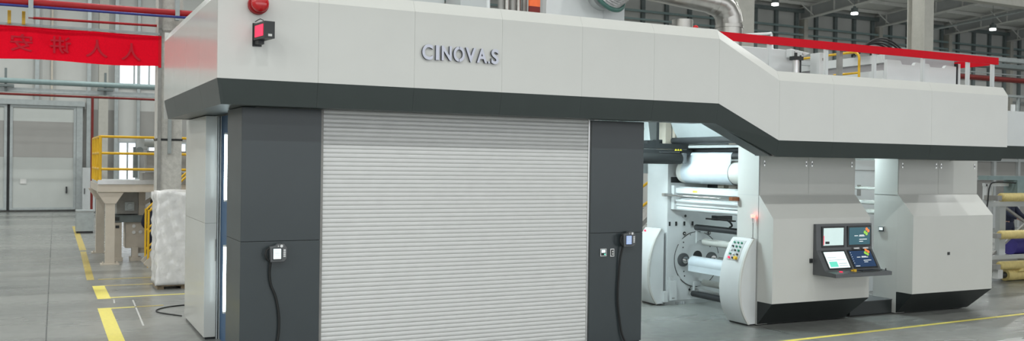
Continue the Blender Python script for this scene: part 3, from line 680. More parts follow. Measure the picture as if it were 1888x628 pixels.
# curved control pedestals
def pedestal(dx, dy, near, label):
    t = thing('control_pedestal', label, 'control pedestal', (11.95+dx, 14.+dy, 0), 'curved pedestals of the unwinder')
    arcp = [(12.0, 1.635), (11.90, 1.50), (11.815, 1.33), (11.745, 1.13), (11.70, .93), (11.683, .73), (11.69, .53), (11.73, .34), (11.80, .18), (11.90, .03)]
    P2 = [Vector((a, 0, b)) for a, b in arcp]; P2 = [(p.x+dx, p.z) for p in sm(P2, 4)]
    prof = [(12.085+dx, .03), (12.085+dx, 1.635)] + P2
    q = MB(); q.prism(prof, 'y', 13.72+dy, 14.30+dy); q.build('body', 'mwhite', t, bevel=.008, smooth=True)
    # raised edge band following the curve
    q = MB(); o = [(x-.006, z) for x, z in P2]; i_ = [(x+.03, z) for x, z in P2][::-1]
    q.prism(o+i_, 'y', 13.70+dy, 13.745+dy); q.build('edge_band', 'white', t, smooth=True)
    q = MB(); q.box(11.93+dx, 12.07+dx, 13.76+dy, 14.28+dy, 0, .03); q.build('foot', 'black', t)
    def surf(z):
        for (xa, za), (xb, zb_) in zip(P2, P2[1:]):
            if zb_ <= z <= za: return xa+(xb-xa)*(za-z)/(za-zb_)
        return P2[0][0]
    if near:
        q = MB(); zt, zb_ = 1.585, 1.215; Z = [zb_+(zt-zb_)*k/6 for k in range(7)]
        q.prism([(surf(z)-.008, z) for z in Z]+[(surf(z)+.002, z) for z in Z[::-1]], 'y', 13.86+dy, 14.20+dy); q.build('button_plate', 'mgrey', t)
        rows = [1.535, 1.465, 1.395, 1.325, 1.255]
        for r_, z in enumerate(rows):
            for c_ in range(3):
                y = 14.13+dy-c_*.10; x = surf(z)-.008
                mm = ['gbtn', 'gbtn', 'black', 'gbtn', 'mwhite'][(r_*2+c_*3) % 5] if r_ else 'gbtn'
                if r_ == 4: mm = ('redled', 'black', 'ybtn')[c_]
                big = r_ == 4 and c_ == 2
                q = MB(); n = Vector((-.86, 0, .5)) if r_ < 3 else Vector((-.92, 0, .38))
                q.cyl((x, y, z), Vector((x, y, z))+n*(.05 if big else .028), .034 if big else .019, 14); q.build('stop_button' if big else 'button', mm, t, smooth=True)
    if not near:
        q = MB(); q.cyl((surf(1.56)-.005, 14.2+dy, 1.56), (surf(1.56)-.03, 14.2+dy, 1.575), .02, 12); q.build('lit_button', 'redled', t)
        q = MB(); q.box(11.70+dx, 11.725+dx, 13.708+dy, 13.72+dy, .62, 1.0); q.build('slot_handle', 'steelgrey', t)
    return t
pn = pedestal(0, 0, True, 'curved white button pedestal at the left side of the console cabinet')
pf = pedestal(-.13, 2.75, False, 'curved white pedestal farther back, right of the dark pillar')
t = thing('signal_lamp', 'red glowing signal lamp on a thin rod above the pedestal', 'signal lamp', (12.04, 13.78, 1.635))
q = MB(); q.cyl((12.04, 13.78, 1.635), (12.04, 13.78, 1.96), .008, 10); q.cyl((12.04, 13.78, 1.635), (12.04, 13.78, 1.65), .03, 14); q.build('rod', 'steelgrey', t)
q = MB(); q.cyl((12.04, 13.78, 1.93), (12.04, 13.78, 2.03), .02, 14); q.build('socket', 'alu', t)
q = MB(); q.cyl((12.04, 13.78, 2.03), (12.04, 13.78, 2.085), .04, 18); q.build('lens', 'redglow', t, smooth=True)

# ------------------------------------------------------------------ unwinder inside
FYF = 16.5
fr = thing('unwinder_stand', 'white side frame with round turret plate behind the curved pedestal', 'machine frame', (13.3, 16.9, 0))
q = MB(); q.box(12.05, 14.7, FYF, 17.25, .03, 3.2); q.build('side_plate', 'mwhite', fr, bevel=.006)
q = MB(); q.box(12.0, 14.7, FYF-.03, 17.2, 0, .09)
for k in range(5): q.box(12.28+k*.06, 12.31+k*.06, FYF-.06, FYF-.03, 0, .05)
q.build('base_rail', 'mgrey', fr)
q = MB()
for a0, a1 in ((.18, 1.25), (1.42, 2.30), (2.55, 3.75), (3.92, 4.75), (5.2, 6.1)):
    q.tube(arc((12.85, FYF-.004, .955), .60, a0, a1, 20), .007, 6)
q.build('turret_ring', 'black', fr)
q = MB(); q.cyl((12.85, FYF, .955), (12.85, FYF-.012, .955), .585, 64); q.build('turret_plate', 'mwhite', fr)
for xx in (12.47, 13.23):
    q = MB(); q.cyl((xx, FYF-.01, .955), (xx, FYF-.05, .955), .145, 32); ck = q.build('chuck', 'consol', fr, smooth=True)
    q = MB(); q.cyl((xx, FYF-.05, .955), (xx, FYF-.11, .955), .075, 20); q.cyl((xx, FYF-.11, .955), (xx, FYF-.28, .955), .035, 16); q.build('chuck_shaft', 'chrome', ck, smooth=True)
q = MB(); q.cyl((12.86, FYF-.012, 1.02), (12.86, FYF-.02, 1.02), .12, 28); q.build('hub_opening', 'black', fr)
for xx, zz, rr in ((12.50, 1.52, .042), (13.17, 1.52, .042), (12.52, 1.90, .03), (12.48, 1.33, .016), (12.47, 1.22, .016), (13.05, 1.32, .016), (13.2, 1.22, .016), (12.5, .70, .016), (12.52, .6, .016), (12.68, .35, .014), (12.66, .30, .028), (12.66, 1.49, .012)):
    q = MB(); q.cyl((xx, FYF-.013, zz), (xx, FYF-.016, zz), rr, 16); q.build('round_opening', 'black', fr)
for xx in (12.11, 12.28, 12.50, 12.72):
    q = MB(); q.box(xx-.022, xx+.022, FYF-.013, FYF-.004, 1.69, 1.78); q.build('slot_opening', 'black', fr)
q = MB(); q.box(12.13, 12.9, FYF-.02, FYF, 2.62, 2.74); q.build('long_opening', 'black', fr)
q = MB(); q.cyl((12.50, FYF-.016, 1.52), (12.50, FYF-.03, 1.52), .016, 12); q.cyl((13.17, FYF-.016, 1.52), (13.17, FYF-.03, 1.52), .016, 12); q.box(12.2, 12.235, FYF-.02, FYF, 2.77, 2.83); q.build('bolt', 'label', fr)
q = MB(); q.box(12.07, 12.26, FYF-.1, FYF, .1, .52); q.box(12.09, 12.18, FYF-.08, FYF-.01, .52, .6); q.box(11.92, 12.03, FYF-.1, FYF-.02, .07, .3); q.build('junction_box', 'mwhite', fr, bevel=.006)
q = MB(); q.box(12.13, 12.2, FYF-.103, FYF-.1, .14, .16); q.build('nameplate', 'steelgrey', fr)

# crossing rollers between the frame and the cabinet
rl = thing('unwinder_rollers', 'set of white and black web rollers across the open bay', 'roller set', (12.6, 15.4, 0))
Y0r, Y1r = 16.49, 14.31
def roller(x, z, r, m, y0=16.42, y1=14.36, shaft=.025, name='roller'):
    q = MB(); q.cyl((x, y0, z), (x, y1, z), r, 24); o = q.build(name, m, rl, smooth=True)
    q = MB(); q.cyl((x, Y0r, z), (x, y0, z), shaft, 12); q.cyl((x, y1, z), (x, Y1r, z), shaft, 12); q.build('roller_shaft', 'alu', o, smooth=True)
    return o
roller(12.72, 1.66, .065, 'dark', y0=16.36)
roller(12.92, 1.34, .075, 'core', y0=16.33)
roller(12.90, .46, .07, 'core', y0=16.3)
roller(12.66, .23, .065, 'dark', y0=16.36)
roller(12.80, .30, .035, 'mwhite', y0=16.3)
roller(12.25, 2.08, .055, 'mwhite', y0=16.42)
roller(11.95, 2.36, .02, 'chrome', y0=16.49, y1=14.32, shaft=.018)
roller(12.26, 3.385, .03, 'mwhite', y0=16.45, y1=14.32)  # chrome bar in white paint, standing in for its bright reflection
roller(12.60, 3.33, .10, 'dark', y0=16.45, y1=14.32)
roller(12.14, 3.51, .07, 'dark', y0=16.45, y1=14.45)
roller(12.35, 3.20, .068, 'dark', y0=16.45, y1=14.34)
q = MB(); q.cyl((12.14, 14.36, 3.51), (12.14, 14.45, 3.51), .055, 20); q.build('copper_flange', 'copper', rl, smooth=True)
for x0, z0, x1, z1, y in ((12.73, 1.66, 12.92, 1.34, 16.38), (12.66, .23, 12.9, .46, 16.36)):
    q = MB(); q.bar((x0+.02, y, z0), (x0+.02, y, z1), .03, .05); q.bar((x0, y, z1), (x1, y, z1), .03, .05); q.build('roller_arm', 'mwhite', rl)
for z0, z1, xx in ((2.40, 2.54, 12.18), (2.14, 2.30, 12.18)):
    q = MB(); q.hull([(xx, 16.48, z0), (xx, 14.31, z0), (xx, 14.31, z1-.03), (xx, 16.48, z1-.03), (xx+.12, 16.48, z0-.06), (xx+.12, 14.31, z0-.06), (xx+.12, 14.31, z1), (xx+.12, 16.48, z1)]); o = q.build('cross_beam', 'mwhite', rl, bevel=.008)
    if z1 > 2.5:
        q = MB(); q.box(xx-.004, xx-.001, 15.65, 15.8, 2.43, 2.47); q.build('yellow_label', 'ylabel', o)
q = MB(); q.box(12.13, 12.31, 16.38, 16.48, 2.05, 2.56); q.build('beam_bracket', 'mwhite', rl)
for xx, y0, y1, zz in ((11.95, 16.46, 16.5, 2.36), (11.97, 14.28, 14.33, 2.36)):
    q = MB(); q.box(xx-.04, xx+.2, y0-.03, y1+.02, zz-.035, zz+.035); q.build('bracket', 'copper' if y0 < 15 else 'alu', rl)
q = MB(); q.box(13.1, 13.15, 14.4, 16.48, 2.40, 2.78); q.box(12.6, 12.66, 15.0, 15.9, 1.86, 1.89); q.tube(sm([(12.6, 15.2, 1.88), (12.6, 15.1, 1.84), (12.6, 15.05, 1.78), (12.6, 15.12, 1.74)]), .02, 8); q.box(13.0, 13.4, 16.0, 16.2, 1.82, 1.92); q.build('cable_chain_and_dark_sheet', 'black', rl)  # includes a dark sheet standing in for the dark depth of the bay
for y0, y1 in ((15.75, 15.95), (15.35, 15.6), (14.6, 15.2)):
    q = MB(); q.box(12.95, 13.09, y0, y1, 2.52, 2.70); q.build('terminal_cover', 'beige', rl)

# big drum with the white film running over it
dr = thing('film_drum', 'large white drum roll under the hanging film', 'drum', (12.43, 15.4, 2.6))
DX, DZ, DR = 12.43, 2.855, .233
q = MB(); q.cyl((DX, 16.42, DZ), (DX, 14.33, DZ), DR, 48); q.build('drum', 'core', dr, smooth=True)
q = MB(); q.cyl((DX, 16.49, DZ), (DX, 16.42, DZ), .06, 16); q.cyl((DX, 14.33, DZ), (DX, 14.31, DZ), .06, 16); q.build('drum_shaft', 'steelgrey', dr)
q = MB()   # film: from the upper roller down onto the drum's left flank and under
pts = [(12.35+.075*math.cos(a), 3.20+.075*math.sin(a)) for a in [math.radians(80+k*20) for k in range(6)]]
pts += [(12.275, 3.10)] + [(DX+(DR+.012)*math.cos(a), DZ+(DR+.012)*math.sin(a)) for a in [math.radians(133+k*12) for k in range(14)]]
outer = pts; inner = [(x+.004, z-.002) for x, z in pts][::-1]
q.prism(outer+inner, 'y', 16.25, 14.72); tag(q.build('film_web', 'film', smooth=True), 'glossy bluish white film hanging over the large drum', 'film')
# upper clear webs
q = MB(); q.prism([(12.2, 3.45), (11.69, 4.35), (11.695, 4.353), (12.205, 3.453)], 'y', 16.3, 14.75); tag(q.build('film_web', 'filmclear'), 'pale slanting film above the chrome bar', 'film')
q = MB(); q.prism([(11.55, 3.44), (11.42, 4.35), (11.425, 4.35), (11.555, 3.44)], 'y', 17.4, 16.45); tag(q.build('film_web', 'filmclear'), 'pale upright film above the black scanner beam', 'film')
q = MB(); q.box(11.0, 14.6, 17.6, 17.65, 2.8, 4.6); tag(q.build('backing_panel', 'mgrey'), 'pale grey panel behind the films at the top of the bay', 'panel')
q = MB(); q.box(12.05, 12.2, 16.6, 16.9, 3.2, 4.5); q.box(12.22, 12.3, 16.5, 16.6, 3.2, 4.5); tag(q.build('guide_post', 'beige'), 'beige upright post between the two upper films', 'post')
# product roll
t = thing('film_roll', 'white film roll mounted on the turret chuck', 'film roll', (12.47, 15.3, .7))
q = MB(); q.cyl((12.47, 16.12, .93), (12.47, 14.5, .93), .145, 40); q.build('roll', 'film', t, smooth=True)
q = MB(); q.prism([(12.335, .90), (12.33, .76), (12.335, .76), (12.34, .90)], 'y', 16.12, 14.5); q.build('film_tail', 'film', t)
q = MB(); q.cyl((12.47, 16.2, .93), (12.47, 16.12, .93), .05, 20); q.cyl((12.47, 14.5, .93), (12.47, 14.32, .93), .05, 20); q.build('core', 'steelgrey', t)
t = thing('film_roll', 'second white film roll farther right, beside the button pedestal', 'film roll', (13.23, 15.2, .8))
q = MB(); q.cyl((13.23, 15.9, .97), (13.23, 14.5, .97), .13, 32); q.build('roll', 'film', t, smooth=True)
q = MB(); q.cyl((13.23, 16.2, .97), (13.23, 15.9, .97), .045, 16); q.build('core', 'steelgrey', t)
# scanner beam
t = thing('scanner_beam', 'black scanner beam with dark roll beside the right pillar', 'scanner', (11.6, 16.2, 3.0))
q = MB(); q.box(10.6, 12.33, 16.02, 16.42, 3.2, 3.32); q.box(10.6, 12.25, 16.05, 16.42, 3.335, 3.44); q.build('beam', 'black', t, bevel=.006)
q = MB(); q.cyl((10.6, 16.05, 3.13), (12.02, 16.05, 3.13), .115, 28); q.build('roll', 'rubber', t, smooth=True)
q = MB(); q.box(12.03, 12.12, 15.93, 16.4, 3.03, 3.25); q.build('end_bracket', 'consol', t, bevel=.02)
q = MB(); q.box(11.45, 11.98, 16.0, 16.015, 3.255, 3.275); q.build('chrome_strip', 'chrome', t)
q = MB()
for k in range(3):
    xx = 11.86+k*.065; q.prism([(xx, 3.295), (xx+.05, 3.295), (xx+.025, 3.335)], 'y', 16.0, 16.02)
q.build('warning_triangle', 'ylabel', t)
q = MB(); q.box(11.55, 11.59, 16.2, 16.24, 3.44, 4.6); q.box(11.5, 11.62, 16.12, 16.3, 3.42, 3.52); q.box(11.2, 11.5, 16.05, 16.3, 3.42, 3.5); q.build('suspension_rod', 'black', t)

# second unit's far frame, seen through the gap
fr2 = thing('print_unit_frame', 'bright white frame with slots glimpsed between the two cabinets', 'machine frame', (17.2, 16.9, 0))
q = MB(); q.box(15.6, 18.3, FYF, 17.25, 0, 3.9); q.build('side_plate', 'mwhite', fr2)
q = MB(); q.box(15.6, 18.3, FYF-.012, FYF, 2.93, 2.94)
for xx in (17.30, 17.47): q.box(xx-.035, xx+.035, FYF-.01, FYF, 2.42, 2.56)
for z0, z1 in ((2.32, 2.58), (1.95, 2.2), (1.3, 1.75)): q.box(17.62, 17.74, FYF-.01, FYF, z0, z1)
q.build('slot', 'steelgrey', fr2)
for xx, zz, rr in ((16.95, 2.53, .035), (17.3, 1.98, .06), (17.2, 2.2, .05)):
    q = MB(); q.cyl((xx, FYF, zz), (xx, 14.6, zz), rr, 18); q.build('roller', 'core', fr2, smooth=True)
q = MB(); q.box(16.0, 16.2, 15.0, 16.3, 1.25, 1.4); q.build('tray', 'black', fr2)

# unseen tube lamps inside the machine, mostly added to brighten its bays
def unseen_tube_light(x, y, z, sx, sy, p, rot=(0, 0, 0), col=(.78, .96, 1)):
    l = bpy.data.lights.new('unseen_tube_lamp', 'AREA'); l.shape = 'RECTANGLE'; l.size = sx; l.size_y = sy; l.energy = p; l.color = col
    o = bpy.data.objects.new('unseen_tube_lamp_light', l); COL.objects.link(o); o.location = (x, y, z); o.rotation_euler = rot
def unseen_tube_fix(x, y, z, label, zp=None):
    t = thing('unseen_tube_lamp', label, 'lamp', (x, y, z), 'unseen tube lamps inside the machine')
    q = MB(); q.box(x-.05, x+.05, y-.6, y+.6, z+.03, z+.07)
    if zp is not None: q.box(x-.05, x-.02, y-.02, y+.02, min(z+.05, zp), max(z+.05, zp))
    q.build('mount', 'alu', t)
    q = MB(); q.cyl((x, y-.58, z), (x, y+.58, z), .025, 12); q.build('tube', 'led', t, smooth=True)
unseen_tube_fix(10.2, 15.4, 3.62, 'unseen tube lamp under the deck left of the unwinder', 5.06); unseen_tube_light(10.2, 15.4, 3.58, .1, 1.1, 95, (0, math.radians(-35), 0))
unseen_tube_fix(10.9, 15.4, 4.7, 'added unseen tube lamp high under the deck above the scanner beam', 4.72); unseen_tube_light(10.9, 15.4, 4.66, .1, 1.1, 35, (0, math.radians(-50), 0))
unseen_tube_fix(10.6, 16.95, 2.75, 'added unseen tube lamp on the left beside the unwinder frame', 0); unseen_tube_light(10.66, 16.95, 2.75, .1, 1.1, 18, (0, math.radians(-80), 0))
unseen_tube_fix(15.4, 15.2, 3.64, 'added unseen tube lamp under the deck between the print units', 4.52); unseen_tube_light(15.4, 15.2, 3.6, .1, 1.1, 80)

# ------------------------------------------------------------------ on the roof
rz = zr[3]-.06; rzl = zs[3]-.06
hr = thing('roof_guardrail', 'bright red guard band on white posts along the canopy top', 'guardrail', (14, 12.7, rz))
q = MB(); q.box(10.22, 17.33, 12.60, 12.63, 5.115, 5.255); q.box(17.30, 17.33, 12.63, 16.2, 5.115, 5.255); q.build('red_band', 'red', hr)
for xx in (11.36, 12.69, 13.9, 15.2, 16.48, 17.22):
    q = MB(); q.box(xx-.03, xx+.03, 12.63, 12.69, rz, 5.2); q.build('post', 'mwhite', hr)
q = MB(); q.box(17.22, 17.29, 13.45, 13.52, rz, 5.2); q.build('post', 'mwhite', hr)
q = MB(); q.box(13.09, 13.17, 12.72, 12.80, rz, 5.16); tag(q.build('steel_post', 'steelgrey'), 'square grey steel post behind the red band', 'post')
# white tank on the roof with clevis and air cylinder
t = thing('white_housing', 'white machine housing behind the sloping canopy edge', 'machine housing', (12.4, 14.4, rz))
q = MB(); q.box(11.5, 13.15, 13.75, 15.1, rz, 5.23); q.build('body', 'mwhite', t, bevel=.01)
q = MB(); q.hull([(12.75, 13.6, 5.07), (13.0, 13.6, 5.07), (13.25, 13.6, 5.18), (12.75, 13.6, 5.24), (12.75, 13.75, 5.07), (13.0, 13.75, 5.07), (13.25, 13.75, 5.18), (12.75, 13.75, 5.24)]); q.build('clevis', 'mwhite', t, bevel=.02)
q = MB(); q.cyl((12.85, 13.58, 5.19), (12.85, 13.6, 5.19), .03, 14); q.cyl((13.05, 13.58, 5.16), (13.05, 13.6, 5.16), .03, 14); q.build('pivot_bolt', 'alu', t)
t = thing('air_cylinder', 'black capped silver air cylinder below the white clevis', 'air cylinder', (12.75, 13.4, rz))
q = MB(); q.cyl((12.72, 13.45, rz), (12.72, 13.45, 5.02), .06, 20); q.build('barrel', 'alu', t, smooth=True)
q = MB(); q.box(12.63, 12.85, 13.38, 13.52, 5.0, 5.07); q.cyl((12.72, 13.45, 5.07), (12.72, 13.45, 5.14), .03, 12); q.cyl((12.84, 13.45, rz), (12.84, 13.45, 5.1), .018, 10); q.build('cap', 'black', t)
t = thing('electric_box', 'small white electric box behind the second white post', 'electric box', (13.5, 13.7, rz))
q = MB(); q.box(13.42, 13.58, 13.55, 13.80, 4.74, 5.2); q.build('box', 'mwhite', t, bevel=.005)
q = MB(); q.box(13.40, 13.62, 13.5, 13.85, rz, 4.74); q.build('stand', 'black', t)
q = MB(); q.box(13.49, 13.53, 13.54, 13.55, 5.05, 5.1); q.build('switch', 'steelgrey', t)
q = MB(); q.tube(sm([(13.85, 15.0, 5.19), (13.85, 14.0, 5.19), (13.85, 13.2, 5.19), (13.85, 13.05, 5.17), (13.85, 12.98, 5.1), (13.85, 12.97, 4.95), (13.85, 12.97, rz)], 5), .024, 10); q.cyl((13.85, 12.97, 4.79), (13.85, 13.6, 4.79), .022, 10); q.cyl((13.85, 15.0, rz), (13.85, 15.0, 5.2), .024, 10)
tag(q.build('yellow_handrail', 'yellow', smooth=True), 'yellow looped handrail behind the red band', 'handrail')
t = thing('roof_tank', 'long white stepped housing at the right end of the canopy roof', 'machine housing', (16.1, 14.6, rz))
q = MB(); q.box(15.12, 17.16, 13.5, 16.0, rz, 5.27); q.build('body', 'hshade', t, bevel=.005)  # white housing; the shading of its front is put into this grey
q = MB(); q.prism([(15.1, rz), (17.12, rz), (17.12, 5.13), (16.82, 5.14), (16.76, 5.08), (16.34, 5.08), (16.30, 5.14), (15.92, 5.15), (15.87, 5.085), (15.52, 5.085), (15.47, 5.16), (15.1, 5.16)], 'y', 13.42, 13.5); q.build('stepped_cover', 'mwhite', t)
q = MB(); q.box(15.06, 15.12, 13.5, 16.0, 5.10, 5.27); q.box(15.06, 15.12, 13.5, 16.0, rz, 4.95); q.build('side_rib', 'mwhite', t)
q = MB(); q.box(17.17, 17.2, 13.44, 15.5, rz, 5.2); q.build('dark_edge', 'black', t)
hs = thing('hose_bundle', 'bundle of black hoses arching above the red band', 'hoses', (15.5, 14.1, 5.27))
for k in range(9):
    x0, x1 = 14.75+.03*k+random.uniform(-.05, .05), 16.1-.06*k+random.uniform(-.05, .1); h = .34-.02*k+random.uniform(-.03, .03); y = 13.8+k*.05
    pts = [(x0+(x1-x0)*u, y, 5.29+h*math.sin(PI*u)**.7) for u in [i/16 for i in range(17)]]
    q = MB(); q.tube(pts, .02, 8); q.build('hose', 'rubber' if k != 4 else 'mgrey', hs, smooth='all')
q = MB(); q.box(11.6, 15.1, 16.6, 17.2, rz, 5.33); q.box(13.4, 15.1, 15.4, 15.5, 5.2, 5.3); tag(q.build('roller_tray', 'mgrey'), 'long grey tray behind the white housing on the roof', 'tray')
q = MB(); q.tube(sm([(12.2, 14.6, 5.23), (12.2, 14.6, 5.52), (12.25, 14.6, 5.56), (12.85, 14.4, 5.62), (12.95, 14.38, 5.60), (12.98, 14.37, 5.23)]), .025, 10); tag(q.build('white_handrail', 'mwhite', smooth=True), 'bent white pipe handle above the red band', 'handrail')

# behind the canopy on the left half of the roof
q = MB(); q.box(8.75, 10.55, 16.0, 17.3, rzl, 9); q.box(10.05, 10.07, 15.985, 16, rzl, 9); tag(q.build('roof_cabinet', 'mwhite'), 'tall pale cabinet rising behind the canopy next to the flexible duct', 'cabinet')
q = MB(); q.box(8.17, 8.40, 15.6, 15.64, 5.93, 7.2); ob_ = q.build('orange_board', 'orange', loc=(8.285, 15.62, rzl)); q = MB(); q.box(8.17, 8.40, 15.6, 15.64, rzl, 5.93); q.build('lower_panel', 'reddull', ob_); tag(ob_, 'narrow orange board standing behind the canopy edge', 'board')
t = thing('steel_pipes', 'row of upright silver pipes left of the orange board', 'pipes', (8.0, 16, rzl))
for k in range(5):
    q = MB(); q.cyl((7.72+k*.125, 15.9, rzl), (7.72+k*.125, 15.9, 8), .055, 14); q.build('pipe', 'duct' if k % 2 else 'steelgrey', t, smooth=True)
q = MB(); q.box(6.9, 7.5, 15.9, 16.6, rzl, 8.5); q.build('back_cover', 'mgrey', t)
q = MB(); q.cyl((7.13, 15.2, rzl), (7.13, 15.2, 5.95), .035, 14); q.cyl((7.13, 15.2, 5.95), (7.13, 15.2, 6.2), .05, 14); tag(q.build('roof_post', 'mwhite', smooth=True), 'short white post at the top middle of the canopy', 'post')
q = MB(); q.box(3.5, 6.7, 16.2, 16.4, rzl, 7.5); tag(q.build('roof_screen', 'mgrey'), 'grey screen panel behind the canopy above the lettering', 'panel')
t = thing('flexible_duct', 'ribbed foil duct with dark green collar above the canopy', 'duct', (10.3, 15.0, 5.9))
c0 = Vector((9.98, 15.75, 6.39)); dv = Vector((.25, -.85, .45)).normalized()
u1 = dv.cross(Vector((0, 1, 0))).normalized(); u2 = dv.cross(u1)
q = MB(); q.tube([c0+.43*(math.cos(a)*u1+math.sin(a)*u2) for a in [2*PI*k/40 for k in range(40)]], .045, 10, closed=True); q.build('collar', 'green', t, smooth=True)
q = MB()
for k in range(26):
    a = c0+dv*(k*.06); b = c0+dv*(k*.06+.03); c_ = c0+dv*(k*.06+.06)
    q.cyl(a, b, .375, 32, r2=.40); q.cyl(b, c_, .40, 32, r2=.375)
q.build('foil_hose', 'flex', t, smooth=True)
q = MB(); q.cyl((9.98, 16.0, 6.39), (9.98, 15.80, 6.39), .34, 28); q.build('neck', 'mgrey', t, smooth=True)
t = thing('exhaust_duct', 'large silver exhaust duct with elbow behind the red band', 'duct', (12.8, 15.6, rz))
q = MB(); q.cyl((12.82, 15.5, rz), (12.82, 15.5, 5.95), .27, 32); q.build('riser', 'duct', t, smooth=True)
q = MB()
pts = [(12.82-.42+.42*math.cos(a), 15.5, 5.95+.42*math.sin(a)) for a in [PI/2*k/4 for k in range(5)]]
for a, b in zip(pts, pts[1:]):
    q.cyl(a, b, .275, 32); q.sphere(b, .272, seg=24)
q.build('elbow', 'duct', t, smooth=True)
q = MB(); q.cyl((12.40, 15.5, 6.37), (9.2, 15.9, 6.75), .25, 32); q.build('horizontal_run', 'duct', t, smooth=True)
q = MB(); q.cyl((12.82, 15.5, 5.86), (12.82, 15.5, 5.92), .288, 32); q.build('joint_band', 'duct', t, smooth=True)
q = MB(); q.cyl((11.62, 15.5, rzl-.4), (11.62, 15.5, 5.93), .21, 28); tag(q.build('vent_stub', 'duct', smooth=True), 'short silver vent stub behind the canopy left of the duct', 'duct')
t = thing('red_ball_beacon', 'small red ball on a post beside the silver vent stub', 'beacon', (10.95, 14.2, rzl-.4))
q = MB(); q.cyl((10.95, 14.2, rzl-.75), (10.95, 14.2, 5.52), .018, 10); q.build('post', 'alu', t)
q = MB(); q.sphere((10.95, 14.2, 5.56), .055); q.build('ball', 'redplastic', t, smooth='all')
q = MB(); q.cyl((10.25, 14.2, rzl), (10.25, 14.2, 5.50), .07, 16); q.cyl((10.25, 14.2, 5.5), (10.25, 14.2, 5.56), .05, 16); tag(q.build('vent_cowl', 'mwhite', smooth=True), 'small white cap behind the canopy left of the vent stub', 'cap')
q = MB(); q.tube(sm([(10.3, 13.2, rzl+.03), (10.15, 13.2, 5.30), (10.0, 13.25, 5.24)]), .03, 8); q.box(10.1, 10.3, 12.75, 12.9, rzl, 5.31); tag(q.build('cable_clamp', 'mwhite'), 'crumpled white clamp at the canopy bend by the red band', 'clamp')

pipe('sprinkler_pipe', (61.5, 52, 13.6), (61.5, 34, 14.6), .08, 'zinc', 'pale sprinkler pipe below the rafters at the top right')
# second canopy at far right and rack with yellow wrapped rolls
t = thing('machine_canopy', 'end of another white canopy at the right edge of the photo', 'machine canopy', (24, 14.3, 3.2))
q = MB(); q.box(19.45, 30, 14.0, 14.05, 3.54, 4.33); q.build('fascia_panel', 'mwhite', t)
q = MB(); q.hull([(19.45, 14.07, 3.25), (30, 14.07, 3.25), (30, 14.0, 3.54), (19.45, 14.0, 3.54), (19.45, 14.2, 3.25), (30, 14.2, 3.25), (30, 14.2, 3.54), (19.45, 14.2, 3.54)]); q.build('skirt_panel', 'skirt', t)
q = MB(); q.box(19.45, 30, 14.05, 15.5, 3.6, 4.2); q.build('deck', 'mgrey', t)
q = MB(); q.cyl((20.06, 14.2, 4.2), (20.06, 14.2, 4.5), .05, 14); tag(q.build('canopy_post', 'mwhite', smooth=True), 'short white post on the canopy at the right edge', 'post')
rk = thing('roll_rack', 'white steel rack holding yellow wrapped rolls at the right edge', 'rack', (24, 17, 0))
for xx, y in ((22.60, 16.7), (22.60, 17.9), (26.4, 16.7), (26.4, 17.9)):
    q = MB(); q.box(xx+.004, xx+.2, y+.005, y+.125, 0, 2.2); q.build('upright', 'mgrey', rk)
q = MB(); q.box(23.36, 23.6, 16.86, 17.0, .6, 2.1); q.build('inner_upright', 'mgrey', rk)
q = MB()
for z0, z1 in ((2.0, 2.13), (.58, .68)):
    q.box(22.6, 26.5, 16.7, 16.83, z0, z1); q.box(22.6, 22.73, 16.83, 17.9, z0, z1)
q.box(22.5, 26.5, 16.72, 16.85, 0, .1); q.build('rail', 'mgrey', rk)
q = MB(); q.bar((23.55, 16.9, 2.0), (24.9, 16.9, 1.35), .06, .06); q.bar((23.2, 16.98, .66), (24.6, 16.98, 1.5), .06, .06); q.build('brace', 'steelgrey', rk)
q = MB(); q.box(22.5, 27, 16.6, 16.9, 2.72, 2.83); q.box(23.55, 24.4, 16.5, 16.9, 2.35, 2.72); q.build('head_beam', 'teal', rk)
q = MB(); q.box(22.6, 23.6, 16.75, 16.85, 2.55, 2.63); q.box(22.62, 22.68, 16.75, 16.85, 2.13, 2.6); q.box(22.85, 22.9, 16.75, 16.85, 2.13, 2.55); q.build('head_frame', 'mwhite', rk)
q = MB(); q.tube(sm([(23.6, 16.55, 2.64), (22.75, 16.55, 2.66), (22.5, 16.55, 2.55), (22.42, 16.55, 2.1), (22.40, 16.6, 1.7)]), .018, 8); q.build('cable', 'rubber', rk)
for z in (2.26, 1.26, .44):
    q = MB(); q.box(22.55, 22.72, 16.35, 16.75, z-.08, z+.05); q.build('roll_bearing', 'steelgrey', rk)
for z, nm in ((2.26, 'yellow wrapped roll on the top arms of the rack'), (1.26, 'yellow wrapped roll on the middle arms of the rack'), (.44, 'yellow wrapped roll on the lowest arms of the rack')):
    t = thing('wrapped_roll', nm, 'roll', (24.5, 16.45, z), 'yellow wrapped rolls on the rack')
    q = MB(); q.cyl((22.86, 16.5, z), (26.3, 16.5, z), .115, 24); q.build('wrapped_body', 'kraft', t, bevel=.03, smooth=True)
    q = MB(); q.cyl((22.6, 16.5, z), (22.86, 16.5, z), .035, 14); q.build('shaft', 'copper', t, smooth=True)
t = thing('wrapped_roll', 'crumpled yellow wrapped roll on the floor under the rack', 'roll', (24.5, 16.5, .05), 'yellow wrapped rolls on the rack')
q = MB(); q.cyl((23.25, 16.62, .17), (26.3, 16.62, .17), .16, 24); q.build('wrapped_body', 'kraft', t, smooth=True)
q = MB(); q.hull([(23.55, 16.38, .28), (26, 16.38, .28), (26, 16.45, .42), (23.75, 16.45, .42), (23.4, 16.7, .2), (26, 16.7, .2), (26, 16.7, .3), (23.6, 16.7, .3)]); q.build('loose_wrap', 'kraft', t, bevel=.03)
q = MB(); q.cyl((23.1, 16.62, .17), (23.25, 16.62, .17), .09, 16); q.build('hub', 'black', t)
q = MB(); q.box(22.75, 22.95, 16.45, 16.6, .1, .36); tag(q.build('steel_block', 'label'), 'small pale steel block at the foot of the rack', 'block')
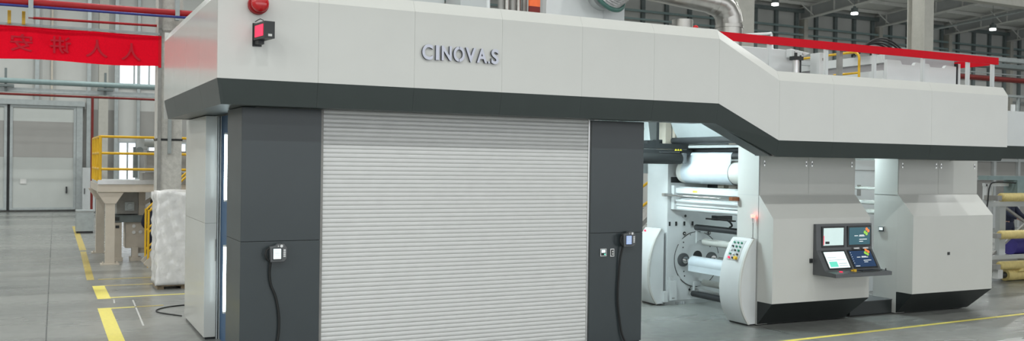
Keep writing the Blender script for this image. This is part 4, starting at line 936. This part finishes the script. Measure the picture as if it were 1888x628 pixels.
q = MB(); q.cyl((24.45, 17.35, .86), (26.4, 17.35, .86), .25, 24); tag(q.build('purple_roll', 'purple', smooth=True), 'dark purple roll behind the rack brace', 'roll')
q = MB(); q.box(24.4, 26.4, 17.05, 17.6, .0, .61); tag(q.build('roll_cradle', 'steelgrey'), 'grey cradle under the purple roll', 'cradle')
q = MB(); q.box(24.8, 26.5, 17.75, 18.7, 0, .55); tag(q.build('work_step', 'steelgrey'), 'dark step behind the rack under the worker', 'step')
# partition frames behind the rack
pt = thing('partition', 'grey partition with pale frames behind the rack', 'partition', (40, 32, 0))
q = MB(); q.box(36, 60, 32, 32.1, 0, 4.3); q.build('panel', 'doordark', pt)
q = MB()
for k in range(12): q.box(36+k*1.9, 36.18+k*1.9, 31.85, 32, 0, 4.3)
for z in (4.05, 3.4, 2.45): q.box(36, 60, 31.88, 32, z, z+.14)
q.build('frame_member', 'mgrey', pt)
# services on the right behind the guard band
pipe('fire_main_pipe', (34, 30, 7.35), (60, 30, 7.35), .13, 'reddull', 'dull red pipe behind the guard band at the right')
q = MB(); q.box(34, 60, 29.6, 30.2, 7.85, 8.05); tag(q.build('cable_tray', 'girt'), 'dark cable tray above the dull red pipe at the right', 'cable tray')
q = MB(); q.box(34, 60, 29.9, 30.2, 8.2, 8.4); q.box(34, 60, 29.8, 29.9, 7.55, 7.6); tag(q.build('cable_tray', 'zinc'), 'pale cable tray above the dark tray at the right', 'cable tray')
q = MB(); q.box(34, 60, 29.7, 30.1, 6.5, 6.6)
for k in range(14): q.box(34+k*1.4, 34.12+k*1.4, 29.75, 29.85, 5.6, 6.5)
q.box(34, 60, 29.7, 30.1, 5.6, 5.7); tag(q.build('gantry_walkway', 'zinc'), 'grey gantry rail behind the second canopy', 'walkway')

# ------------------------------------------------------------------ left background
pal = thing('wrapped_pallet', 'tall goods stack wrapped in white plastic film beside the end cabinet', 'wrapped pallet', (3.05, 23.2, 0))
q = MB()
g = bmesh.ops.create_cube(q.bm, size=1); bmesh.ops.subdivide_edges(q.bm, edges=q.bm.edges, cuts=24, use_grid_fill=True)
for v in q.bm.verts:
    n = v.co.copy(); z = .1+(n.z+.5)*2.12
    k = .012*math.sin(n.z*47+6*n.x+3*math.sin(9*n.x))+.016*math.sin(9*n.y+n.z*17+n.x*23)+random.uniform(-.016, .016)
    k2 = .03 if z > 2.0 else (.0 if z > 1.25 else .015)
    v.co = (3.03+n.x*(1.22+k*1.6+k2), 23.2+n.y*(1.1+k*1.6+k2), z+.03*math.sin(7*n.x+5*n.y)*(n.z > .45))
q.build('wrapped_load', 'plastic', pal, smooth='all')
q = MB()
for k in range(3): q.box(2.44+k*.52, 2.58+k*.52, 22.7, 23.7, 0, .09)
q.box(2.44, 3.62, 22.68, 23.72, .07, .1); q.build('pallet', 'wood', pal)
q = MB(); q.tube(sm([(3.3, 20.2, .012), (2.5, 20.0, .012), (2.15, 19.7, .012), (2.1, 19.3, .012), (2.45, 18.7, .012)]), .012, 6); tag(q.build('floor_cable', 'rubber'), 'thin black cable looping on the floor beside the end cabinet', 'cable')

pm = thing('platform_machine', 'beige steel machine platform with yellow railing in the left background', 'machine platform', (2.9, 30, 0))
q = MB(); q.box(1.47, 5.2, 28.3, 32.3, 2.02, 2.24); q.build('deck_beam', 'beige', pm, bevel=.01)
q = MB(); q.box(1.5, 5.2, 28.35, 32.2, 2.24, 2.3); q.build('deck_plate', 'mgrey', pm)
def pleg(x, y):
    q = MB(); q.box(x-.12, x+.12, y-.12, y+.12, .03, 1.75); q.hull([(x-.14, y-.14, 1.7), (x+.14, y-.14, 1.7), (x+.35, y-.14, 2.02), (x-.35, y-.14, 2.02), (x-.14, y+.14, 1.7), (x+.14, y+.14, 1.7), (x+.35, y+.14, 2.02), (x-.35, y+.14, 2.02)]); l = q.build('leg', 'beige', pm, bevel=.006)
    q = MB(); q.box(x-.24, x+.24, y-.2, y+.2, 0, .035)
    for sx in (-.18, .18): q.cyl((x+sx, y-.15, .03), (x+sx, y-.15, .1), .02, 8)
    q.build('foot_plate', 'beige', l)
pleg(1.80, 28.48); pleg(1.74, 32.05); pleg(4.8, 28.48); pleg(4.8, 32.05)
q = MB(); R_ = .036
for z in (3.56, 3.1, 2.66):
    q.cyl((1.53, 28.36, z), (5.1, 28.36, z), R_, 10); q.cyl((1.53, 28.36, z), (1.53, 32.2, z), R_, 10)
q.build('rail', 'yellow', pm, smooth=True)
for x, y in ((1.53, 28.36), (1.53, 29.6), (1.53, 30.9), (1.53, 32.2), (3.6, 28.36), (5.1, 28.36)):
    q = MB(); q.cyl((x, y, 2.3), (x, y, 3.57), R_*1.1, 10); q.build('rail_post', 'yellow', pm, smooth=True)
q = MB(); q.box(1.47, 5.2, 28.28, 28.32, 2.24, 2.36); q.build('toe_board', 'alu', pm)
# machinery on and under the deck
t = thing('gearbox_unit', 'brownish grey gearbox with motor standing on the platform deck', 'machine', (3.4, 30, 2.3))
q = MB(); q.box(2.75, 4.0, 29.6, 30.6, 2.3, 2.55); q.box(2.85, 4.0, 29.5, 30.4, 2.6, 3.2); q.build('body', 'steelgrey', t, bevel=.01)
q = MB(); q.cyl((2.75, 29.4, 3.45), (3.5, 29.4, 3.45), .16, 20); q.box(2.55, 2.85, 29.3, 29.6, 3.25, 3.55); q.build('motor', 'zinc', t, bevel=.01)
q = MB(); q.box(2.48, 2.6, 29.5, 29.7, 2.4, 3.3); q.cyl((2.62, 29.2, 3.2), (2.62, 29.4, 3.2), .1, 16); q.build('valve_stack', 'girt', t)
q = MB(); q.tube(sm([(3.2, 29.4, 3.6), (3.35, 29.4, 3.9), (3.3, 29.4, 4.05), (3.1, 29.4, 4.05)]), .02, 8); q.build('hose', 'rubber', t)
t = thing('coating_head', 'beige and grey coating machine under the platform deck', 'machine', (2.6, 29.6, 0))
q = MB(); q.box(2.03, 2.62, 29.4, 30.3, 1.35, 2.0); q.build('head_plate', 'steelgrey', t, bevel=.01)
q = MB(); q.box(2.25, 2.5, 29.3, 29.4, 1.45, 1.7); q.cyl((2.38, 29.2, 1.58), (2.38, 29.3, 1.58), .09, 18); q.build('bearing_block', 'zinc', t)
q = MB(); q.box(1.92, 3.6, 29.3, 30.2, 1.12, 1.32); q.build('beam', 'girt', t)
q = MB(); q.box(2.28, 3.6, 29.4, 30.2, .36, 1.11); q.build('side_plate', 'beige', t)
q = MB()
for xx, zz in ((2.5, 1.0), (2.5, .82), (2.68, .83), (2.9, .66)): q.cyl((xx, 29.36, zz), (xx, 29.4, zz), .05, 14)
q.build('port', 'label', t)
q = MB(); q.box(1.93, 2.17, 29.3, 29.6, .1, 1.11); q.box(1.85, 2.2, 29.2, 29.7, .0, .1); q.box(2.45, 2.62, 29.3, 29.6, .1, .4); q.box(2.4, 2.7, 29.2, 29.7, 0, .1); q.box(2.62, 3.6, 29.45, 29.6, .2, .36); q.build('leg_frame', 'beige', t)
q = MB(); q.box(2.0, 2.1, 29.29, 29.3, .95, 1.03); q.box(1.98, 2.1, 29.28, 29.3, 1.17, 1.27); q.build('black_window', 'black', t)
q = MB(); q.box(2.62, 2.8, 29.3, 29.5, 1.32, 2.0); q.bar((2.75, 29.3, 1.65), (3.3, 29.3, 2.0), .1, .1); q.build('strut', 'beige', t)
# stair with yellow rails
stv = thing('stair', 'beige stair with yellow rails behind the wrapped pallet', 'stair', (3.3, 27.6, 0))
for yy in (27.35, 28.12):
    q = MB(); q.bar((2.65, yy, .05), (4.6, yy, 2.1), .06, .2); q.build('stringer', 'beige', stv)
    q = MB()
    q.tube(sm([(2.7, yy, .0), (2.7, yy, 1.45), (2.73, yy, 1.55), (3.0, yy, 1.83), (4.4, yy, 3.2)], 4), .03, 10)
    for zz in (.42, .95): q.cyl((2.7, yy, zz), (4.4, yy, zz+1.72), .024, 10)
    q.build('handrail', 'yellow', stv, smooth=True)
for k in range(7):
    q = MB(); q.box(2.72+k*.27, 2.95+k*.27, 27.4, 28.08, .2+k*.285, .23+k*.285); q.build('tread', 'steelgrey', stv)
t = thing('steel_locker', 'low brushed steel box on the floor left of the platform', 'box', (1.64, 40.7, 0))
q = MB(); q.box(1.33, 1.96, 40.3, 41.1, .08, .9); q.build('body', 'zinc', t, bevel=.01)
q = MB(); q.box(1.35, 1.94, 40.33, 41.07, 0, .08); q.build('base', 'black', t)
q = MB(); q.box(1.32, 1.97, 40.29, 41.1, .84, .86); q.build('lid_seam', 'steelgrey', t)
t = thing('wall_cabinet', 'tall pale cabinet standing right of the sliding door', 'cabinet', (2.45, 55.5, 0))
q = MB(); q.box(2.12, 2.75, 55.2, 55.9, 0.05, 2.4); q.build('body', 'mgrey', t, bevel=.01)
q = MB(); q.box(2.2, 2.24, 55.17, 55.2, 1.0, 1.3); q.build('handle', 'black', t)
# yellow stair rail glimpsed right of the dark pillar
t = thing('yellow_stair_rail', 'yellow stair rail glimpsed right of the dark pillar', 'handrail', (14.9, 21.8, 0))
q = MB()
for k in range(4): q.cyl((14.2, 22-.0, 1.2+k*.55), (15.8, 22, 2.2+k*.55), .04, 8)
q.cyl((14.9, 22, 0), (14.9, 22, 3.5), .04, 8); q.cyl((15.6, 22, 0), (15.6, 22, 4.), .04, 8); q.build('rail', 'yellow', t, smooth=True)
q = MB(); q.bar((14.0, 22.2, .3), (16.2, 22.2, 2.2), .5, .12); q.build('stringer', 'steelgrey', t)
q = MB(); q.box(13.6, 16.6, 24.0, 24.8, 0, 1.9); tag(q.build('grey_unit', 'mgrey'), 'grey machine unit behind the yellow stair rail', 'machine')

# ------------------------------------------------------------------ floor markings
def tape(pts, m, label, grp=None):
    q = MB(); q.prism(pts, 'z', .0005, .003); tag(q.build('floor_marking', m), label, 'floor marking', grp)
def band(x0, y0, x1, y1, w, m, label, grp='yellow floor lines'):
    d = Vector((x1-x0, y1-y0, 0)).normalized(); n = Vector((-d.y, d.x, 0))*w/2
    tape([(x0-n.x, y0-n.y), (x1-n.x, y1-n.y), (x1+n.x, y1+n.y), (x0+n.x, y0+n.y)], m, label, grp)
band(10.9, 12.26, 24, 12.99, .10, 'tape', 'long yellow floor line in front of the white cabinets')
band(1.16, 14.5, 1.19, 20.28, .24, 'tape', 'nearest wide yellow bar on the floor at the left')
band(1.31, 20.20, 1.75, 20.22, .10, 'tape', 'short yellow stub at the end of the nearest wide bar')
band(1.75, 20.22, 2.3, 20.25, .10, 'tapeold', 'faded yellow stub beside the nearest bar end')
band(1.27, 21.6, 1.27, 23.82, .26, 'tape', 'short thick yellow bar in front of the wrapped pallet')
band(1.40, 21.75, 3.2, 21.8, .10, 'tape', 'yellow line running from the short thick bar to the pallet')
band(1.4, 23.78, 3.2, 23.8, .09, 'tapeold', 'faded yellow line from the far end of the short bar')
band(1.16, 25.0, 1.29, 32.6, .17, 'tapeold', 'worn yellow bar leading away beside the platform leg')
band(1.33, 25.05, 3.2, 25.1, .10, 'tapeold', 'worn yellow line crossing below the platform leg')
band(1.3, 33, 1.42, 44.5, .2, 'tapeold', 'faint yellow bar beside the steel box')
band(1.42, 20.9, 1.45, 21.5, .03, 'tapewhite', 'short white scratch line between the two yellow bars', 'white floor marks')
band(1.70, 17.9, 1.80, 21.2, .03, 'tapewhite', 'thin white floor line right of the nearest yellow bar', 'white floor marks')

# ------------------------------------------------------------------ people
def skinned(name, pts, edges, radii, m, parent, sub=2, root=0):
    me = bpy.data.meshes.new(name); me.from_pydata(pts, edges, []); o = bpy.data.objects.new(name, me); COL.objects.link(o)
    md = o.modifiers.new('skin', 'SKIN'); md.use_smooth_shade = True
    for i, rr in enumerate(radii):
        sv = me.skin_vertices[0].data[i]; sv.radius = (rr, rr) if not isinstance(rr, tuple) else rr; sv.use_root = (i == root)
    if sub: s_ = o.modifiers.new('sub', 'SUBSURF'); s_.levels = sub; s_.render_levels = sub
    dg = bpy.context.evaluated_depsgraph_get(); m2 = bpy.data.meshes.new_from_object(o.evaluated_get(dg))
    bpy.data.objects.remove(o)
    o = bpy.data.objects.new(name, m2); COL.objects.link(o); m2.materials.clear(); m2.materials.append(M[m])
    for p in m2.polygons: p.use_smooth = True
    o.parent = parent; ROOT[o.name] = ROOT[parent.name]
    return o
def person(loc, rz, H, label, reach):
    t = thing('person', label, 'person', loc); t.rotation_euler = (0, 0, rz); k = H/1.75
    # facing -Y locally; reach: hand targets for left and right arm
    B = []; E = []; Rr = []
    def v(p, r, par=None):
        B.append(tuple(c*k for c in p)); Rr.append(r*k)
        if par is not None: E.append((par, len(B)-1))
        return len(B)-1
    pel = v((0, 0, .93), .125); wst = v((0, 0, 1.08), .115, pel); ch = v((0, -.01, 1.28), .14, wst); nk = v((0, 0, 1.45), .06, ch); nk2 = v((0, -.015, 1.52), .052, nk)
    hd = v((0, -.02, 1.60), .078, nk2); hd2 = v((0, -.015, 1.70), .075, hd)
    J = {}
    for s, (hx, hy, hz) in zip((-1, 1), reach):
        sh_ = v((s*.17, 0, 1.40), .062, ch); el = v(((s*.2+hx)/2+s*.09, (hy)/2+.04, (1.38+hz)/2-.08), .046, sh_)
        wr = v((hx, hy, hz), .03, el); d = (Vector((hx, hy, hz))-Vector(B[el])/k).normalized()
        pm_ = v(tuple(Vector((hx, hy, hz))+d*.06), .033, wr)
        J[s] = (sh_, el, wr)
        side = d.cross(Vector((0, 0, 1))).normalized(); dn = side.cross(d)
        for j in range(4):
            f0 = Vector((hx, hy, hz))+d*.09+side*(j-1.5)*.02; ln = (.03, .038, .034, .026)[j]
            a = v(tuple(f0), .009, pm_); b = v(tuple(f0+d*ln+dn*.006), .0085, a); v(tuple(f0+d*ln*1.7+dn*.022), .007, b)
        th = Vector((hx, hy, hz))+d*.035-side*.03*s
        a = v(tuple(th), .011, wr); v(tuple(th+d*.035-side*.012*s), .009, a)
    for s in (-1, 1):
        hp = v((s*.095, 0, .88), .092, pel); kn = v((s*.105, -.015, .50), .06, hp); an = v((s*.105, .02, .09), .038, kn); v((s*.11, -.11, .035), .035, an)
    skinned('body', B, E, Rr, 'skin', t, 1)
    g = lambda p: tuple(c*k for c in p)
    # jacket
    P = [g((0, 0, .82)), B[wst], B[ch], g((0, 0, 1.43))]; Q = [(0, 1), (1, 2), (2, 3)]; Ra = [(.20*k, .15*k), (.185*k, .15*k), (.205*k, .17*k), (.09*k, .085*k)]
    for s in (-1, 1):
        a, b, c = J[s]; i = len(P); P += [B[a], B[b], tuple(Vector(B[b]).lerp(Vector(B[c]), .9))]; Q += [(2, i), (i, i+1), (i+1, i+2)]; Ra += [.098*k, .08*k, .056*k]
    skinned('jacket', P, Q, Ra, 'navy', t, 2)
    P = [g((0, 0, 1.0)), g((0, 0, .90))]; Q = [(0, 1)]; Ra = [(.15*k, .12*k), (.165*k, .13*k)]
    for s in (-1, 1):
        i = len(P); P += [g((s*.10, 0, .76)), g((s*.105, -.015, .50)), g((s*.105, .015, .1))]; Q += [(1, i), (i, i+1), (i+1, i+2)]; Ra += [.125*k, .095*k, .075*k]
    skinned('trousers', P, Q, Ra, 'navy', t, 2)
    q = MB()
    for s in (-1, 1): q.sphere(g((s*.108, -.05, .045)), .05*k, 1.0, 2.6, .9, 16)
    o = q.build('shoe', 'rubber', None, smooth='all', loc=(0, 0, 0)); o.parent = t; o.location = (0, 0, 0)
    q = MB(); q.sphere(g((0, .012, 1.675)), .098*k, .92, 1.05, 1.05, 24)
    bmesh.ops.delete(q.bm, geom=[v_ for v_ in q.bm.verts if v_.co.y < -.045*k and v_.co.z < 1.705*k or v_.co.z < 1.58*k], context='VERTS')
    o = q.build('hair', 'hair', None, smooth='all', loc=(0, 0, 0)); o.parent = t; o.location = (0, 0, 0)
    q = MB(); q.sphere(g((0, -.105, 1.635)), .014*k, 1, 1.4, 1.2, 10)
    for s in (-1, 1): q.sphere(g((s*.083, 0, 1.635)), .022*k, .5, 1, 1.4, 10)
    o = q.build('nose_and_ears', 'skin', None, smooth='all', loc=(0, 0, 0)); o.parent = t; o.location = (0, 0, 0)
    q = MB()
    for s in (-1, 1): q.sphere(g((s*.032, -.088, 1.66)), .010*k, 1.2, .6, .7, 10)
    q.box(-.022*k, .022*k, -.096*k, -.088*k, 1.592*k, 1.598*k)
    o = q.build('eyes_and_mouth', 'hair', None, smooth='all', loc=(0, 0, 0)); o.parent = t; o.location = (0, 0, 0)
person((2.98, 28.8, 0), math.radians(150), 1.82, 'person in navy workwear standing behind the yellow stair rails', ((-.24, -.05, .85), (.22, -.12, .88)))
person((25.62, 18.2, .55), math.radians(12), 1.78, 'person in navy workwear bending over the yellow roll rack', ((-.22, -.36, 1.0), (.28, -.42, .98)))
